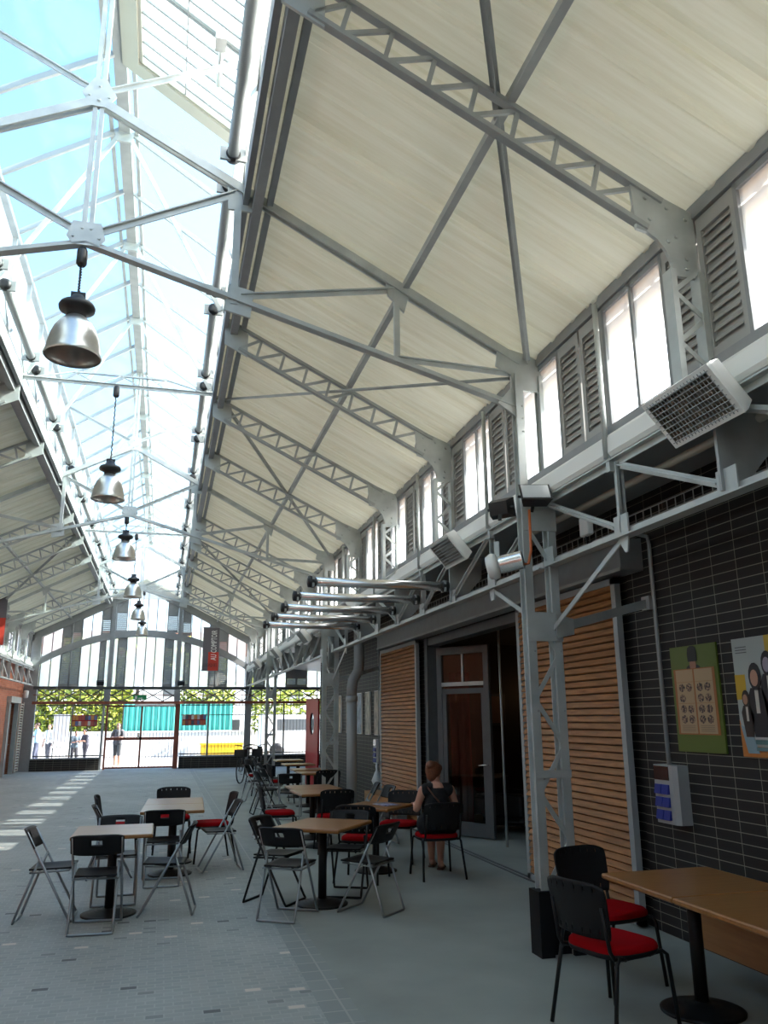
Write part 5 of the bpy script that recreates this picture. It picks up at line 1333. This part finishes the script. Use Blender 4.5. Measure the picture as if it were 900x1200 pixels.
def stander(loc, rz, lab, shirt, legs, hairc, h=1.72, arms=0, short=False, bend=0.0):
    p = thing('person', lab, 'person', loc, rz); k = h / 1.72
    def S(q):
        x, y, z = q; y2 = y + bend * max(0, z - .95); return (x * k, y2 * k, z * k)
    hc = V(S((0, .03, 1.585)))
    B = []
    def c(a, b, r1, r2): B.append((S(a), S(b), r1 * k, r2 * k))
    torso = [((-.07, 0, .95), (.07, 0, .95), .11, .11), ((0, 0, .98), (0, -.01, 1.18), .125, .13), ((0, -.01, 1.18), (0, 0, 1.33), .135, .115), ((-.13, 0, 1.38), (.13, 0, 1.38), .062, .062)]
    for a in torso: c(*a)
    c((0, 0, 1.38), (0, .02, 1.5), .055, .05)
    lg = []
    for s, st in ((-1, .06), (1, -.06)):
        lg += [((s * .085, 0, .92), (s * .095, .02 + st, .50), .085, .058), ((s * .095, .02 + st, .50), (s * .10, -.01 + st * 1.6, .09), .055, .036)]
        B.append((S((s * .10, -.03 + st * 1.6, .05)), S((s * .11, .15 + st * 1.6, .03)), .04 * k, .03 * k))
    for a in lg: c(*a)
    am = []
    for s in (-1, 1):
        e = (s * .24, .0, 1.12) if not arms else (s * .23, .08, 1.14); w = (s * .25, .06, .88) if not arms else (s * .08, .30, 1.16)
        am += [((s * .18, 0, 1.37), e, .05, .04)]; c(am[-1][0], am[-1][1], .05, .04); c(e, w, .038, .028)
        B += [(a, b, r1, r2) for a, b, r1, r2 in hand(S(w), (0, .3, -1) if not arms else (-s * .4, .9, 0), -s, .012)]
    for q in head_parts(hc, 0, k): B.append(q)
    fuse('body', B, 'skin', p, .014, 2)
    face(hc, 0, p, k)
    fuse('shirt', [(S(a), S(b), (r1 + .016) * k, (r2 + .016) * k) for a, b, r1, r2 in torso + am], mat('shirt cloth', shirt, .85), p, .016, 2)
    fuse('shorts' if short else 'trousers', [(S(a), S(b), (r1 + .014) * k, (r2 + .014) * k) for a, b, r1, r2 in ([((-.07, 0, .95), (.07, 0, .95), .11, .11)] + [q for i, q in enumerate(lg) if not (short and i % 2)])], mat('trouser cloth', legs, .85), p, .016, 2)
    fuse('hair', [(hc + V((0, -.025, .03)) * k, (.085 * k, .09 * k, .088 * k), Matrix.Identity(3))], mat('hair colour', hairc, .6), p, .014, 1)
    return p
stander((-1.62, 34.1, -.02), 2.9, 'person in grey clothes and shorts standing just outside the gate', (.16, .17, .19), (.10, .11, .12), (.05, .03, .02), 1.70, 1, True)
stander((-4.98, 37.2, -.02), 1.9, 'person in a pale blue top standing outside behind the display board', (.42, .62, .72), (.08, .09, .14), (.05, .03, .02), 1.72, 1)
stander((-4.58, 37.9, -.02), 2.6, 'person in a white top beside the one in pale blue outside', (.75, .75, .74), (.10, .10, .12), (.06, .035, .02), 1.66)
stander((-2.95, 36.0, -.02), 2.2, 'person with long dark hair in dark clothes outside, under the leaflet board', (.05, .05, .07), (.035, .035, .05), (.02, .012, .01), 1.45, 1, False, .1)
stander((-3.4, 36.3, -.02), 3.6, 'person in a dark patterned jacket outside, left of the dark haired one', (.10, .14, .18), (.04, .04, .05), (.03, .02, .015), 1.38, 1, False, .15)

# ------------------------------------------------------------------ bicycles
def bicycle(loc, rz, lab):
    t = thing('bicycle', lab, 'bicycle', loc, rz, 'parked bicycles'); r = .335
    for nm, y in (('front_wheel', .52), ('rear_wheel', -.52)):
        w = MB().tube([(0, y + r * math.cos(2 * PI * i / 28), r + .005 + r * math.sin(2 * PI * i / 28)) for i in range(28)], .02, 8, closed=True).build(nm, 'black', t)
        s = MB()
        for i in range(16): s.tube([(0, y, r), (0, y + (r - .02) * math.cos(PI * i / 8), r + (r - .02) * math.sin(PI * i / 8))], .002, 4)
        s.tube([(-.04, y, r), (.04, y, r)], .022, 8); s.build('spokes', 'galvd', w)
    MB().tube([(0, .34, .80), (0, -.02, .30), (0, -.14, .80)], .016, 8).tube([(0, .33, .76), (0, -.13, .74)], .014, 8).tube([(0, -.02, .30), (.05, -.52, .335)], .010, 6).tube([(0, -.02, .3), (-.05, -.52, .335)], .010, 6).tube([(0, -.13, .72), (.05, -.52, .335)], .009, 6).tube([(0, -.13, .72), (-.05, -.52, .335)], .009, 6).build('frame', 'bmetal', t)
    MB().tube([(0, .32, .86), (0, .37, .68), (.05, .42, .60), (.05, .52, .335)], .012, 6).tube([(0, .37, .68), (-.05, .42, .6), (-.05, .52, .335)], .012, 6).build('fork', 'bmetal', t)
    MB().tube([(0, .32, .84), (0, .33, .98), (.08, .36, 1.02), (.25, .32, 1.04), (.30, .22, 1.03)], .012, 8).tube([(0, .33, .98), (-.08, .36, 1.02), (-.25, .32, 1.04), (-.30, .22, 1.03)], .012, 8).build('handlebar', 'black', t)
    MB().tube([(0, -.14, .8), (0, -.16, .90)], .012, 6).rbox((0, -.18, .93), (.15, .26, .06), .06).build('saddle', 'black', t)
    MB().tube([(.06, -.02, .30), (.06, .12, .22)], .01, 6).tube([(-.06, -.02, .3), (-.06, -.16, .38)], .01, 6).lathe([(.09, -.005), (.09, .005)], 20, (.045, -.02, .30), Matrix.Rotation(PI / 2, 3, 'Y')).box((.10, .12, .22), (.08, .08, .02)).box((-.10, -.16, .38), (.08, .08, .02)).build('crank', 'galvd', t)
    MB().bx(-.15, .15, .40, .66, .72, .92).build('front_basket', mat('dark basket', (.03, .028, .026), .8), t)
    return t
b1 = bicycle((2.45, 24.6, 0), math.radians(155), 'dark bicycle with a front basket leaning by the far column, nearer of two')
b2 = bicycle((2.85, 25.1, 0), math.radians(168), 'dark bicycle leaning by the far column, farther of two')

# ------------------------------------------------------------------ camera, sun, sky
cam = bpy.data.cameras.new('camera'); co = bpy.data.objects.new('camera', cam); C.objects.link(co)
f_px, yaw, pitch, roll = 940.7, math.radians(15.09), math.radians(14.42), math.radians(-.4386)
fw = V((math.sin(yaw) * math.cos(pitch), math.cos(yaw) * math.cos(pitch), math.sin(pitch)))
rt = V((math.cos(yaw), -math.sin(yaw), 0)); up = rt.cross(fw)
rt = rt * math.cos(roll) + up * math.sin(roll); up = rt.cross(fw)
co.matrix_world = Matrix(((rt.x, up.x, -fw.x, 0), (rt.y, up.y, -fw.y, 0), (rt.z, up.z, -fw.z, 1.75), (0, 0, 0, 1)))
cam.sensor_fit = 'VERTICAL'; cam.sensor_height = 36; cam.lens = f_px / 1200 * 36; cam.clip_end = 400
bpy.context.scene.camera = co
SUN = V((1, -.20, .76)).normalized()
l = bpy.data.lights.new('sun', 'SUN'); l.energy = SUN_E; l.angle = .009; l.color = (1, .95, .86)
so = bpy.data.objects.new('sun', l); C.objects.link(so); so.rotation_euler = SUN.to_track_quat('Z', 'Y').to_euler()
w = bpy.data.worlds.new('sky'); bpy.context.scene.world = w; w.use_nodes = True
nt = w.node_tree; bg = nt.nodes['Background']
sk = nt.nodes.new('ShaderNodeTexSky'); sk.sky_type = 'NISHITA'; sk.sun_disc = False
sk.sun_elevation = math.asin(SUN.z); sk.sun_rotation = math.atan2(SUN.x, SUN.y); sk.air_density = 1.0; sk.dust_density = .4; sk.ozone_density = 1.0
nt.links.new(sk.outputs['Color'], bg.inputs['Color']); bg.inputs['Strength'].default_value = SKY_E
sc = bpy.context.scene
sc.view_settings.view_transform = 'Standard'; sc.view_settings.look = 'None'; sc.view_settings.exposure = EXPO; sc.view_settings.gamma = 1; sc.view_settings.use_curve_mapping = False
sc.cycles.use_denoising = True; sc.cycles.max_bounces = 14; sc.cycles.diffuse_bounces = 6; sc.cycles.transparent_max_bounces = 24
sc.cycles.sample_clamp_indirect = 8
